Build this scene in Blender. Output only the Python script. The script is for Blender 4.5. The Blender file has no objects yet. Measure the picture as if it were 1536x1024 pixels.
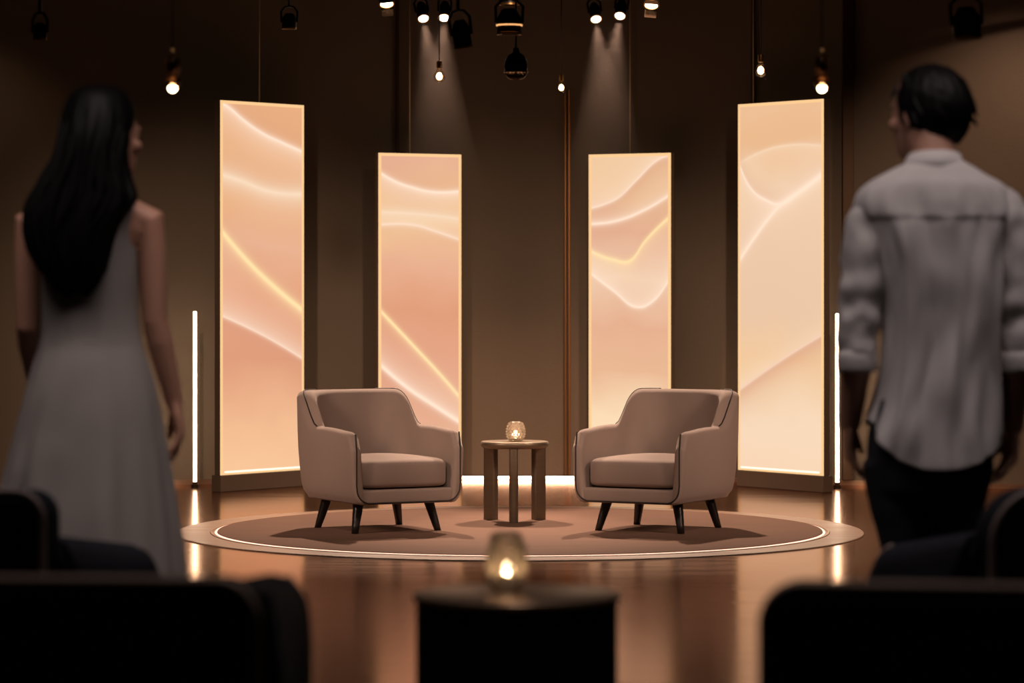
import bpy, bmesh, math, random
from mathutils import Vector, Matrix, noise, Quaternion
PI = math.pi
R = math.radians
random.seed(7)
scene = bpy.context.scene
COL = scene.collection
FPX, CX, HY, CAMZ = 4750.0, 777.0, 420.0, 1.228


def X(px, d): return (px - CX) / FPX * d
def Z(py, d): return CAMZ - (py - HY) / FPX * d
def lin(c):
    return tuple(((v / 255) / 12.92 if v / 255 <= .04045 else ((v / 255 + .055) / 1.055) ** 2.4) for v in c)


def smooth(a, b, x):
    t = max(0., min(1., (x - a) / (b - a)))
    return t * t * (3 - 2 * t)


def interp(tab, x):
    """piecewise smooth interpolation of rows (x, a, b, ...) sorted by x"""
    if x <= tab[0][0]: return tab[0][1:]
    if x >= tab[-1][0]: return tab[-1][1:]
    for i in range(len(tab) - 1):
        if tab[i][0] <= x <= tab[i + 1][0]:
            p0, p1, p2, p3 = tab[max(i - 1, 0)], tab[i], tab[i + 1], tab[min(i + 2, len(tab) - 1)]
            t = (x - p1[0]) / (p2[0] - p1[0])
            out = []
            for k in range(1, len(p1)):
                m1 = (p2[k] - p0[k]) / max(1e-6, p2[0] - p0[0]) * (p2[0] - p1[0])
                m2 = (p3[k] - p1[k]) / max(1e-6, p3[0] - p1[0]) * (p2[0] - p1[0])
                h = (2 * t**3 - 3 * t**2 + 1) * p1[k] + (t**3 - 2 * t**2 + t) * m1 + (-2 * t**3 + 3 * t**2) * p2[k] + (t**3 - t**2) * m2
                out.append(h)
            return tuple(out)


# ------------------------------------------------------------------ materials
def new_mat(name):
    m = bpy.data.materials.new(name)
    m.use_nodes = True
    nt = m.node_tree
    nt.nodes.clear()
    return m, nt, nt.nodes.new('ShaderNodeOutputMaterial')


def principled(name, color, rough=.5, metal=0., spec=.5, sheen=0., sheen_tint=None, var=0., scale=(8, 8, 8), bump=0., bscale=None,
               rvar=0., transl=0., sub=0.):
    m, nt, out = new_mat(name)
    N, L = nt.nodes, nt.links
    p = N.new('ShaderNodeBsdfPrincipled')
    p.inputs['Base Color'].default_value = (*color, 1)
    p.inputs['Roughness'].default_value = rough
    p.inputs['Metallic'].default_value = metal
    p.inputs['Specular IOR Level'].default_value = spec
    if sheen:
        p.inputs['Sheen Weight'].default_value = sheen
        p.inputs['Sheen Roughness'].default_value = .4
        p.inputs['Sheen Tint'].default_value = (*(sheen_tint or (1, 1, 1)), 1)
    if sub:
        p.inputs['Subsurface Weight'].default_value = sub
        p.inputs['Subsurface Radius'].default_value = (.02, .008, .004)
    tc = N.new('ShaderNodeTexCoord')
    mp = N.new('ShaderNodeMapping')
    mp.inputs['Scale'].default_value = scale
    L.new(tc.outputs['Object'], mp.inputs['Vector'])
    nz = N.new('ShaderNodeTexNoise')
    nz.inputs['Scale'].default_value = 1
    nz.inputs['Detail'].default_value = 5
    L.new(mp.outputs[0], nz.inputs['Vector'])
    if var:
        mx = N.new('ShaderNodeMixRGB')
        mx.inputs[1].default_value = (*[c * (1 - var) for c in color], 1)
        mx.inputs[2].default_value = (*[min(1, c * (1 + var)) for c in color], 1)
        L.new(nz.outputs['Fac'], mx.inputs[0])
        L.new(mx.outputs[0], p.inputs['Base Color'])
    if rvar:
        mr = N.new('ShaderNodeMapRange')
        mr.inputs[1].default_value, mr.inputs[2].default_value = .3, .7
        mr.inputs[3].default_value, mr.inputs[4].default_value = rough - rvar, rough + rvar
        L.new(nz.outputs['Fac'], mr.inputs[0])
        L.new(mr.outputs[0], p.inputs['Roughness'])
    if bump:
        b = N.new('ShaderNodeBump')
        b.inputs['Strength'].default_value = bump
        b.inputs['Distance'].default_value = .01
        n2 = N.new('ShaderNodeTexNoise')
        n2.inputs['Scale'].default_value = bscale or 300
        n2.inputs['Detail'].default_value = 3
        L.new(tc.outputs['Object'], n2.inputs['Vector'])
        L.new(n2.outputs['Fac'], b.inputs['Height'])
        L.new(b.outputs[0], p.inputs['Normal'])
    if transl:
        t = N.new('ShaderNodeBsdfTranslucent')
        t.inputs['Color'].default_value = (*color, 1)
        ms = N.new('ShaderNodeMixShader')
        ms.inputs[0].default_value = transl
        L.new(p.outputs[0], ms.inputs[1]); L.new(t.outputs[0], ms.inputs[2])
        L.new(ms.outputs[0], out.inputs[0])
    else:
        L.new(p.outputs[0], out.inputs[0])
    return m


def emission(name, color, strength):
    m, nt, out = new_mat(name)
    e = nt.nodes.new('ShaderNodeEmission')
    e.inputs[0].default_value = (*color, 1)
    e.inputs[1].default_value = strength
    nt.links.new(e.outputs[0], out.inputs[0])
    return m


def glass(name, color=(1, 1, 1), rough=.02, ior=1.45, clear=0.):
    m, nt, out = new_mat(name)
    N, L = nt.nodes, nt.links
    g = N.new('ShaderNodeBsdfGlass')
    g.inputs[0].default_value = (*color, 1)
    g.inputs['Roughness'].default_value = rough
    g.inputs['IOR'].default_value = ior
    if clear:
        t = N.new('ShaderNodeBsdfTransparent')
        t.inputs[0].default_value = (*color, 1)
        ms = N.new('ShaderNodeMixShader')
        ms.inputs[0].default_value = clear
        L.new(g.outputs[0], ms.inputs[1]); L.new(t.outputs[0], ms.inputs[2])
        L.new(ms.outputs[0], out.inputs[0])
    else:
        L.new(g.outputs[0], out.inputs[0])
    return m


M = {}
M['taupe'] = principled('taupe velvet', (.30, .220, .182), .85, sheen=.35, sheen_tint=(1, .85, .75), var=.06, bump=.15, bscale=500)
M['taupe_pipe'] = principled('dark piping', (.018, .011, .009), .6)
M['dark_wood'] = principled('espresso wood', (.012, .009, .008), .4, var=.2, scale=(40, 40, 6))
M['bronze'] = principled('brushed bronze', (.19, .142, .095), .36, metal=.6, var=.15, scale=(3, 3, 60))
M['bronze_dark'] = principled('dark bronze', (.085, .055, .035), .4, metal=.7, var=.1)
M['copper'] = principled('copper trim', (.42, .19, .07), .35, metal=.9)
M['copper_dim'] = principled('brown metal trim', (.10, .055, .03), .5, metal=.6)
M['panel_brown'] = principled('satin brown metal', (.17, .115, .08), .5, metal=.25)
M['navy'] = principled('dark navy fabric', (.009, .0115, .019), .8, spec=.25, bump=.2, bscale=400)
M['navy_pipe'] = principled('taupe piping', (.36, .28, .245), .55)
M['black'] = principled('black metal', (.010, .010, .011), .38, spec=.5)
M['brass'] = principled('aged brass', (.45, .25, .09), .35, metal=.9)
M['steel'] = principled('brass cable', (.55, .42, .27), .45, metal=.3)
M['drum'] = principled('black lacquer', (.010, .011, .014), .42)
M['hair'] = principled('black hair', (.004, .003, .003), .5, spec=.12, var=.4, scale=(60, 60, 3))
M['skin'] = principled('skin', (.64, .33, .22), .5, sub=.08)
M['skin_man'] = principled('tanned skin', (.46, .24, .165), .5, sub=.08)
M['dress'] = principled('cream linen', (.52, .47, .43), .8, sheen=.1, transl=.32, bump=.25, bscale=250)
M['shirt'] = principled('white cotton', (.60, .56, .54), .8, sheen=.1, transl=.1, bump=.2, bscale=350)
M['trousers'] = principled('dark navy trousers', (.008, .009, .014), .8, bump=.2, bscale=300)
M['shoe'] = principled('black leather', (.012, .011, .011), .35)
M['sandal'] = principled('tan leather', (.2, .11, .06), .45)
M['wax'] = principled('white wax', (.8, .72, .6), .5, sub=.2)
M['flame'] = emission('flame', (1., .72, .42), 40)
M['votive'] = glass('votive glass', (1, .97, .93), .015, 1.45, .15)
_nt = M['votive'].node_tree
_o = next(n for n in _nt.nodes if n.type == 'OUTPUT_MATERIAL')
_src = _o.inputs[0].links[0].from_socket
_tr = _nt.nodes.new('ShaderNodeBsdfTranslucent'); _tr.inputs[0].default_value = (1, .83, .64, 1)
_mx = _nt.nodes.new('ShaderNodeMixShader'); _mx.inputs[0].default_value = .065
_nt.links.new(_src, _mx.inputs[1]); _nt.links.new(_tr.outputs[0], _mx.inputs[2]); _nt.links.new(_mx.outputs[0], _o.inputs[0])
M['bulb_glass'] = glass('bulb glass', (1, .95, .88), .02, 1.25, .8)
M['amber_glass'] = glass('smoked glass', (.75, .62, .5), .03, 1.4, .3)
M['glow'] = emission('bulb glow', (1., .72, .42), 22)
M['glow_soft'] = emission('lamp face', (1., .80, .58), 14)
M['ring_glow'] = emission('lamp ring', (1., .45, .16), 1.3)
M['tube'] = emission('tube light', (1., .74, .52), 13.0)
M['led'] = emission('strip light', (1., .68, .46), 22)
M['led_soft'] = emission('panel foot light', (1., .80, .62), 1.5)
M['led_ring'] = emission('ring light', (1., .58, .42), 2.2)
M['frame_glow'] = emission('lit acrylic edge', lin((255, 206, 148)), 1.0)
M['wall'] = principled('brown wall', (.20, .148, .104), .72, var=.12, scale=(1.2, 1.2, .5), bump=.1, bscale=60)
M['wall_side'] = principled('dark side wall', (.05, .04, .03), .8)
M['ceiling'] = principled('black ceiling', (.012, .011, .011), .9)


def floor_mat():
    m, nt, out = new_mat('polished brown floor')
    N, L = nt.nodes, nt.links
    p = N.new('ShaderNodeBsdfDiffuse')
    gl = N.new('ShaderNodeBsdfGlossy'); gl.inputs['Color'].default_value = (1., .73, .59, 1)
    fr = N.new('ShaderNodeFresnel'); fr.inputs['IOR'].default_value = 1.5
    ms = N.new('ShaderNodeMixShader')
    L.new(fr.outputs[0], ms.inputs[0]); L.new(p.outputs[0], ms.inputs[1]); L.new(gl.outputs[0], ms.inputs[2])
    tc = N.new('ShaderNodeTexCoord')
    mp = N.new('ShaderNodeMapping'); mp.inputs['Scale'].default_value = (1.1, 9, 1)
    L.new(tc.outputs['Object'], mp.inputs[0])
    nz = N.new('ShaderNodeTexNoise'); nz.inputs['Scale'].default_value = 1.6; nz.inputs['Detail'].default_value = 8
    nz.inputs['Roughness'].default_value = .62
    L.new(mp.outputs[0], nz.inputs['Vector'])
    cr = N.new('ShaderNodeValToRGB')
    cr.color_ramp.elements[0].position = .32; cr.color_ramp.elements[0].color = (.016, .0098, .0075, 1)
    cr.color_ramp.elements[1].position = .72; cr.color_ramp.elements[1].color = (.042, .025, .019, 1)
    L.new(nz.outputs['Fac'], cr.inputs[0])
    # long boards with thin joints
    br = N.new('ShaderNodeTexBrick')
    br.inputs['Scale'].default_value = 1
    br.inputs['Brick Width'].default_value = 2.6; br.inputs['Row Height'].default_value = .42
    br.inputs['Mortar Size'].default_value = .004
    br.inputs['Color1'].default_value = (1, 1, 1, 1); br.inputs['Color2'].default_value = (.86, .86, .86, 1)
    br.inputs['Mortar'].default_value = (.45, .45, .45, 1)
    L.new(tc.outputs['Object'], br.inputs['Vector'])
    mul = N.new('ShaderNodeMixRGB'); mul.blend_type = 'MULTIPLY'; mul.inputs[0].default_value = 1
    L.new(cr.outputs[0], mul.inputs[1]); L.new(br.outputs['Color'], mul.inputs[2])
    L.new(mul.outputs[0], p.inputs['Color'])
    mr = N.new('ShaderNodeMapRange')
    mr.inputs[1].default_value, mr.inputs[2].default_value = .3, .7
    mr.inputs[3].default_value, mr.inputs[4].default_value = .12, .19
    L.new(nz.outputs['Fac'], mr.inputs[0]); L.new(mr.outputs[0], gl.inputs['Roughness'])
    L.new(ms.outputs[0], out.inputs[0])
    return m


M['floor'] = floor_mat()
M['rug'] = principled('brown felt top', (.185, .106, .074), .9, spec=.15, var=.16, scale=(2.2, 12, 2), bump=.1, bscale=120)
M['ring'] = principled('satin tan ring', (.36, .225, .15), .36, spec=.4, var=.1, scale=(1.5, 10, 1), rvar=.06)
M['trim'] = principled('satin rim', (.5, .3, .2), .3, metal=.7)


# ------------------------------------------------------------------ mesh helpers
def link(name, bm, mat, parent=None, smooth_shade=True, loc=None):
    bmesh.ops.recalc_face_normals(bm, faces=bm.faces)
    me = bpy.data.meshes.new(name)
    bm.to_mesh(me); bm.free()
    if smooth_shade:
        me.polygons.foreach_set('use_smooth', [True] * len(me.polygons))
    me.materials.append(mat)
    o = bpy.data.objects.new(name, me)
    COL.objects.link(o)
    if parent is not None: o.parent = parent
    if loc is not None: o.location = loc
    return o


def autosmooth(o, ang=35):
    me = o.data
    bm = bmesh.new(); bm.from_mesh(me)
    for e in bm.edges:
        if len(e.link_faces) == 2 and e.calc_face_angle(0) > R(ang): e.smooth = False
    bm.to_mesh(me); bm.free()
    return o


def loft(bm, rings, cap=True, closed=True, loop=False):
    vr = [[bm.verts.new(p) for p in r] for r in rings]
    n = len(vr[0])
    pairs = list(zip(vr[:-1], vr[1:]))
    if loop: pairs.append((vr[-1], vr[0]))
    for a, b in pairs:
        for i in range(n if closed else n - 1):
            j = (i + 1) % n
            try: bm.faces.new((a[i], a[j], b[j], b[i]))
            except ValueError: pass
    if cap and not loop:
        for r in (vr[0], vr[-1]):
            c = bm.verts.new(sum((v.co for v in r), Vector()) / n)
            for i in range(n):
                bm.faces.new((r[i], r[(i + 1) % n], c))
    return vr


def oval(c, rx, ry, n=28, p=2.0, z=None):
    out = []
    for i in range(n):
        a = 2 * PI * i / n
        ca, sa = math.cos(a), math.sin(a)
        x = math.copysign(abs(ca) ** (2 / p), ca) * rx
        y = math.copysign(abs(sa) ** (2 / p), sa) * ry
        out.append(Vector((c[0] + x, c[1] + y, c[2])))
    return out


def lathe(bm, prof, n=32, c=(0, 0, 0), cap=True):
    rings = [[Vector((c[0] + r * math.cos(2 * PI * i / n), c[1] + r * math.sin(2 * PI * i / n), c[2] + z)) for i in range(n)] for r, z in prof]
    return loft(bm, rings, cap)


def tube(bm, pts, rad, n=12, flat=1.0, flat_dir=None, round_ends=True, loop=False):
    """swept tube through pts; rad scalar or list; flat squashes along flat_dir"""
    pts = [Vector(p) for p in pts]
    if not hasattr(rad, '__len__'): rad = [rad] * len(pts)
    rad = list(rad)
    T = []
    for i in range(len(pts)):
        if loop: d = pts[(i + 1) % len(pts)] - pts[i - 1]
        else: d = pts[min(i + 1, len(pts) - 1)] - pts[max(i - 1, 0)]
        T.append(d.normalized())
    up = Vector((0, 0, 1)) if abs(T[0].z) < .9 else Vector((0, 1, 0))
    if flat_dir is not None: up = Vector(flat_dir)
    u = (up - T[0] * up.dot(T[0])).normalized()
    rings = []
    if round_ends and not loop:
        ext = []
        for k in (80, 55, 28):
            ext.append((pts[0] - T[0] * rad[0] * math.sin(R(k)), T[0], rad[0] * math.cos(R(k))))
        seq = ext + [(pts[i], T[i], rad[i]) for i in range(len(pts))]
        for k in (28, 55, 80):
            seq.append((pts[-1] + T[-1] * rad[-1] * math.sin(R(k)), T[-1], rad[-1] * math.cos(R(k))))
    else:
        seq = [(pts[i], T[i], rad[i]) for i in range(len(pts))]
    for p, t, r in seq:
        u = (u - t * u.dot(t)).normalized()
        w = t.cross(u)
        rings.append([p + u * (math.cos(2 * PI * i / n) * r * flat) + w * (math.sin(2 * PI * i / n) * r) for i in range(n)])
    loft(bm, rings, cap=not loop, loop=loop)


def ellipsoid(bm, c, r, rot=None, n=20, m=12):
    mat = Matrix.Identity(3) if rot is None else rot
    c = Vector(c)
    rings = []
    for j in range(1, m):
        t = PI * j / m
        rings.append([c + mat @ Vector((r[0] * math.sin(t) * math.cos(2 * PI * i / n), r[1] * math.sin(t) * math.sin(2 * PI * i / n), r[2] * math.cos(t))) for i in range(n)])
    loft(bm, rings)


def box(bm, lo, hi, bevel=0., seg=3):
    lo, hi = Vector(lo), Vector(hi)
    r = bmesh.ops.create_cube(bm, size=1)
    bmesh.ops.scale(bm, vec=hi - lo, verts=r['verts'])
    bmesh.ops.translate(bm, vec=(lo + hi) / 2, verts=r['verts'])
    if bevel:
        es = list({e for v in r['verts'] for e in v.link_edges})
        bmesh.ops.bevel(bm, geom=es, offset=bevel, segments=seg, profile=.5, affect='EDGES')


def fillet(poly, radii, seg=8):
    """2D polygon with rounded corners"""
    out = []
    n = len(poly)
    for i in range(n):
        p, a, b = Vector(poly[i]), Vector(poly[i - 1]), Vector(poly[(i + 1) % n])
        r = radii[i] if hasattr(radii, '__len__') else radii
        if r <= 1e-5:
            out.append(p); continue
        d1, d2 = (a - p).normalized(), (b - p).normalized()
        half = d1.angle(d2) / 2
        tl = r / math.tan(half)
        c = p + (d1 + d2).normalized() * (r / math.sin(half))
        s, e = p + d1 * tl - c, p + d2 * tl - c
        for k in range(seg + 1):
            t = k / seg
            v = s.lerp(e, t)
            out.append(c + v.normalized() * r)
    return out


def inset2d(poly, d):
    n = len(poly)
    area = sum(poly[i - 1].x * poly[i].y - poly[i].x * poly[i - 1].y for i in range(n))
    sg = 1 if area > 0 else -1
    out = []
    for i in range(n):
        a, p, b = poly[i - 1], poly[i], poly[(i + 1) % n]
        t = (b - a)
        if t.length < 1e-9: t = Vector((1, 0))
        t.normalize()
        out.append(p + Vector((-t.y, t.x)) * (sg * d))
    return out


def slab(bm, outline, t0, t1, bevel, f, seg=4):
    """outline (2D) extruded from t0 to t1 with rounded edges; f maps (a, b, t) to a point"""
    rings = []
    for k in range(seg + 1):
        a = PI / 2 * k / seg
        rings.append((bevel * (1 - math.sin(a)), t0 + bevel * (1 - math.cos(a))))
    for k in range(seg, -1, -1):
        a = PI / 2 * k / seg
        rings.append((bevel * (1 - math.sin(a)), t1 - bevel * (1 - math.cos(a))))
    loft(bm, [[Vector(f(p.x, p.y, t)) for p in inset2d(outline, off)] for off, t in rings])


def empty(name, loc, rz=0.):
    o = bpy.data.objects.new(name, None)
    o.empty_display_size = .1
    COL.objects.link(o)
    o.location = loc
    o.rotation_euler = (0, 0, rz)
    return o


def tag(o, label, cat, group=None, kind=None):
    o['label'] = label; o['category'] = cat
    if group: o['group'] = group
    if kind: o['kind'] = kind
    return o


def struct(o):
    o['kind'] = 'structure'
    return o


def copy_tree(o, parent=None):
    c = o.copy(); COL.objects.link(c)
    if parent is not None:
        c.parent = parent
        c.matrix_parent_inverse = o.matrix_parent_inverse
    for ch in list(o.children): copy_tree(ch, c)
    return c


def fuse(bm, voxel=.006, relax=3):
    """one continuous surface out of overlapping closed shapes"""
    bmesh.ops.recalc_face_normals(bm, faces=bm.faces)
    me = bpy.data.meshes.new('tmp'); bm.to_mesh(me); bm.free()
    o = bpy.data.objects.new('tmp', me); COL.objects.link(o)
    md = o.modifiers.new('r', 'REMESH'); md.mode = 'VOXEL'; md.voxel_size = voxel
    s = o.modifiers.new('s', 'SMOOTH'); s.factor = .5; s.iterations = relax
    dg = bpy.context.evaluated_depsgraph_get()
    res = bpy.data.meshes.new_from_object(o.evaluated_get(dg))
    bpy.data.objects.remove(o); bpy.data.meshes.remove(me)
    b = bmesh.new(); b.from_mesh(res); bpy.data.meshes.remove(res)
    return b


# ------------------------------------------------------------------ the room
WALL_PTS = [(-4.6, 17.3), (X(-160, 18.5), 18.45), (X(240, 19), 19.0), (X(600, 19.5), 19.5), (X(956, 19.5), 19.5), (X(1268, 19), 19.0), (X(1700, 18.4), 18.4), (4.6, 17.2)]
TOPZ = 3.35


def wall_y(x):
    for (x0, y0), (x1, y1) in zip(WALL_PTS[:-1], WALL_PTS[1:]):
        if x0 <= x <= x1: return y0 + (y1 - y0) * (x - x0) / (x1 - x0)
    return 17.2


bm = bmesh.new()
box(bm, (-4.75, -2.2, -.12), (4.75, 20, 0))
struct(link('floor', bm, M['floor'], smooth_shade=False))
bm = bmesh.new()
box(bm, (-4.75, -2.2, TOPZ), (4.75, 20, TOPZ + .1))
struct(link('ceiling', bm, M['ceiling'], smooth_shade=False))
bm = bmesh.new()
outer = [(x, y) for x, y in WALL_PTS] + [(4.6, 19.95), (-4.6, 19.95)]
loft(bm, [[Vector((x, y, z)) for x, y in outer] for z in (0, TOPZ)], cap=False)
struct(link('wall_back', bm, M['wall'], smooth_shade=False))
for s, nm in ((-1, 'wall_left'), (1, 'wall_right')):
    bm = bmesh.new()
    box(bm, (s * 4.6 if s > 0 else -4.7, -2.1, 0), (4.7 if s > 0 else -4.6, 19.95, TOPZ))
    struct(link(nm, bm, M['wall_side'], smooth_shade=False))
bm = bmesh.new()
box(bm, (-4.6, -2.1, 0), (4.6, -2.0, TOPZ))
struct(link('wall_front', bm, M['wall_side'], smooth_shade=False))


def wall_strip(name, px0, px1, z0, z1, mat, depth=.03):
    """upright strip fixed on the back wall"""
    d = 19.2
    xm = (X(px0, d) + X(px1, d)) / 2
    yw = wall_y(xm)
    x0, x1 = X(px0, yw - depth), X(px1, yw - depth)
    bm = bmesh.new()
    box(bm, (x0, min(wall_y(x0), wall_y(x1)) - depth, z0), (x1, max(wall_y(x0), wall_y(x1)), z1), .003, 2)
    o = struct(link(name, bm, mat, smooth_shade=False))
    return o


wall_strip('trim_1', 846.5, 849.5, .03, Z(139, 19.5), M['copper'])
wall_strip('trim_2', 852, 855.5, .03, Z(134, 19.5), M['copper'])
wall_strip('trim_3', 594, 599, .03, TOPZ, M['copper_dim'], .02)
wall_strip('trim_4', 1264, 1281, .03, TOPZ, M['copper_dim'], .03)
wall_strip('trim_5', 1127, 1132, .03, TOPZ, M['copper_dim'], .02)
# copper baseboard along the wall's outer facets, strip light in the middle


def baseboard(name, a, b, mat, z1=.028, dep=.02):
    bm = bmesh.new()
    (x0, x1) = a, b
    n = 12
    rings = []
    for i in range(n + 1):
        x = x0 + (x1 - x0) * i / n
        y = wall_y(x)
        rings.append([Vector((x, y + .01, 0)), Vector((x, y - dep, 0)), Vector((x, y - dep, z1)), Vector((x, y + .01, z1))])
    loft(bm, rings)
    return struct(link(name, bm, mat, smooth_shade=False))


baseboard('baseboard_left', -4.2, X(556, 19.5), M['trim'])
baseboard('baseboard_right', X(1012, 19.4), 4.2, M['trim'])
t = empty('strip_light', (0.0, wall_y(0) - .03, 0))
tag(t, 'glowing white strip light along the foot of the brown wall between the two shorter panels', 'strip light')
bm = bmesh.new(); box(bm, (-.74, -.008, .0), (.74, .03, .004), .001, 1); box(bm, (-.74, -.016, .0225), (.74, .03, .027), .001, 1); link('housing', bm, M['bronze_dark'], t, False)  # upper box is a lip added to keep strip light off the wall
bm = bmesh.new(); box(bm, (-.74, -.010, .0045), (.74, .012, .022), .004, 2); link('diffuser', bm, M['led'], t, False)['label'] = 'glowing white diffuser'

# ------------------------------------------------------------------ round stage platform
SX, SY = X(780, 15.5), 15.5
t = empty('stage_platform', (SX, SY, 0))
tag(t, 'low round brown stage platform with a glowing rim under the two armchairs', 'platform')


def disc(bm, r0, r1, z0, z1, n=160, b=.003):
    """annulus or disc slab"""
    if r0 <= 0: lathe(bm, [(r1, z0), (r1, z1 - b), (r1 - b, z1)], n)
    else:
        prof = [(r1, z0), (r1, z1 - b), (r1 - b, z1), (r0 + b, z1), (r0, z1 - b), (r0, z0)]
        rings = [[Vector((r * math.cos(2 * PI * i / n), r * math.sin(2 * PI * i / n), z)) for i in range(n)] for r, z in prof]
        loft(bm, rings, loop=True)


bm = bmesh.new(); disc(bm, 0, 1.675, 0, .005); autosmooth(link('base_ring', bm, M['ring'], t))
bm = bmesh.new(); disc(bm, 0, 1.475, .005, .012); autosmooth(link('top_disc', bm, M['rug'], t))
bm = bmesh.new(); disc(bm, 1.4762, 1.487, .005, .009); autosmooth(link('light_ring', bm, M['led_ring'], t))['label'] = 'glowing pinkish light ring'
bm = bmesh.new(); disc(bm, 1.497, 1.510, .005, .008); autosmooth(link('rim', bm, M['trim'], t))
STZ = .0124

# ------------------------------------------------------------------ illuminated panels


def art_mat(name, lines, base_top, base_bot, to_v, grads):
    m, nt, out = new_mat(name)
    N, L = nt.nodes, nt.links
    uv = N.new('ShaderNodeUVMap')
    sp = N.new('ShaderNodeSeparateXYZ'); L.new(uv.outputs[0], sp.inputs[0])
    u, v = sp.outputs[0], sp.outputs[1]

    def math_(op, a, b=None, c=None):
        n = N.new('ShaderNodeMath'); n.operation = op
        for i, q in enumerate((a, b, c)):
            if q is None: continue
            if isinstance(q, (int, float)): n.inputs[i].default_value = q
            else: L.new(q, n.inputs[i])
        return n.outputs[0]
    ramp = N.new('ShaderNodeValToRGB')
    el = ramp.color_ramp.elements
    gs = sorted(grads)
    el[0].position, el[0].color = gs[0][0], (*lin(gs[0][1]), 1)
    el[1].position, el[1].color = gs[-1][0], (*lin(gs[-1][1]), 1)
    for pos, c in gs[1:-1]:
        e = el.new(pos); e.color = (*lin(c), 1)
    nz = N.new('ShaderNodeTexNoise'); nz.inputs['Scale'].default_value = 2.2; nz.inputs['Detail'].default_value = 1
    mp = N.new('ShaderNodeMapping'); mp.inputs['Scale'].default_value = (.8, 3.0, 1)
    L.new(uv.outputs[0], mp.inputs[0]); L.new(mp.outputs[0], nz.inputs['Vector'])
    vv = math_('ADD', v, math_('MULTIPLY', math_('SUBTRACT', nz.outputs['Fac'], .5), .12))
    L.new(vv, ramp.inputs[0])
    col = ramp.outputs[0]
    for pts, core, cw, side, soft, sw, shade, hue in lines:
        core, cw, soft, sw, shade = min(1., core * 1.1), cw * 1.35, min(.8, soft * 1.45), sw * 1.15, min(.75, shade * 1.7)
        fc = N.new('ShaderNodeFloatCurve')
        cv = fc.mapping.curves[0]
        pp = [(uu, to_v(uu, y)) for uu, y in pts]
        while len(cv.points) < len(pp): cv.points.new(.5, .5)
        for q, (a, b) in zip(cv.points, pp): q.location = (a, b)
        fc.mapping.update()
        L.new(u, fc.inputs['Value'])
        d = math_('SUBTRACT', v, fc.outputs[0])
        if side < 0: d = math_('MULTIPLY', d, -1.)
        up, dn = math_('MAXIMUM', d, 0.), math_('MAXIMUM', math_('MULTIPLY', d, -1.), 0.)
        g1 = math_('EXPONENT', math_('MULTIPLY', math_('ADD', up, dn), -1. / cw))
        g2 = math_('EXPONENT', math_('ADD', math_('MULTIPLY', up, -1. / sw), math_('MULTIPLY', dn, -1. / (cw * .8))))
        fac = math_('MINIMUM', math_('ADD', math_('MULTIPLY', g1, core), math_('MULTIPLY', g2, soft)), 1.)
        if shade:
            g3 = math_('MULTIPLY', math_('EXPONENT', math_('ADD', math_('MULTIPLY', dn, -1. / (sw * 1.1)), math_('MULTIPLY', up, -1. / (cw * .8)))), shade)
            mx = N.new('ShaderNodeMixRGB'); L.new(g3, mx.inputs[0]); L.new(col, mx.inputs[1])
            mx.inputs[2].default_value = (*lin((210, 148, 118)), 1)
            col = mx.outputs[0]
        mx = N.new('ShaderNodeMixRGB'); L.new(fac, mx.inputs[0]); L.new(col, mx.inputs[1])
        mx.inputs[2].default_value = (*lin(hue), 1)
        col = mx.outputs[0]
    e = N.new('ShaderNodeEmission'); e.inputs[1].default_value = 1.05
    L.new(col, e.inputs[0])
    L.new(e.outputs[0], out.inputs[0])
    return m


WHT, YEL, CRM = (254, 226, 202), (255, 222, 165), (246, 216, 186)


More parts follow.
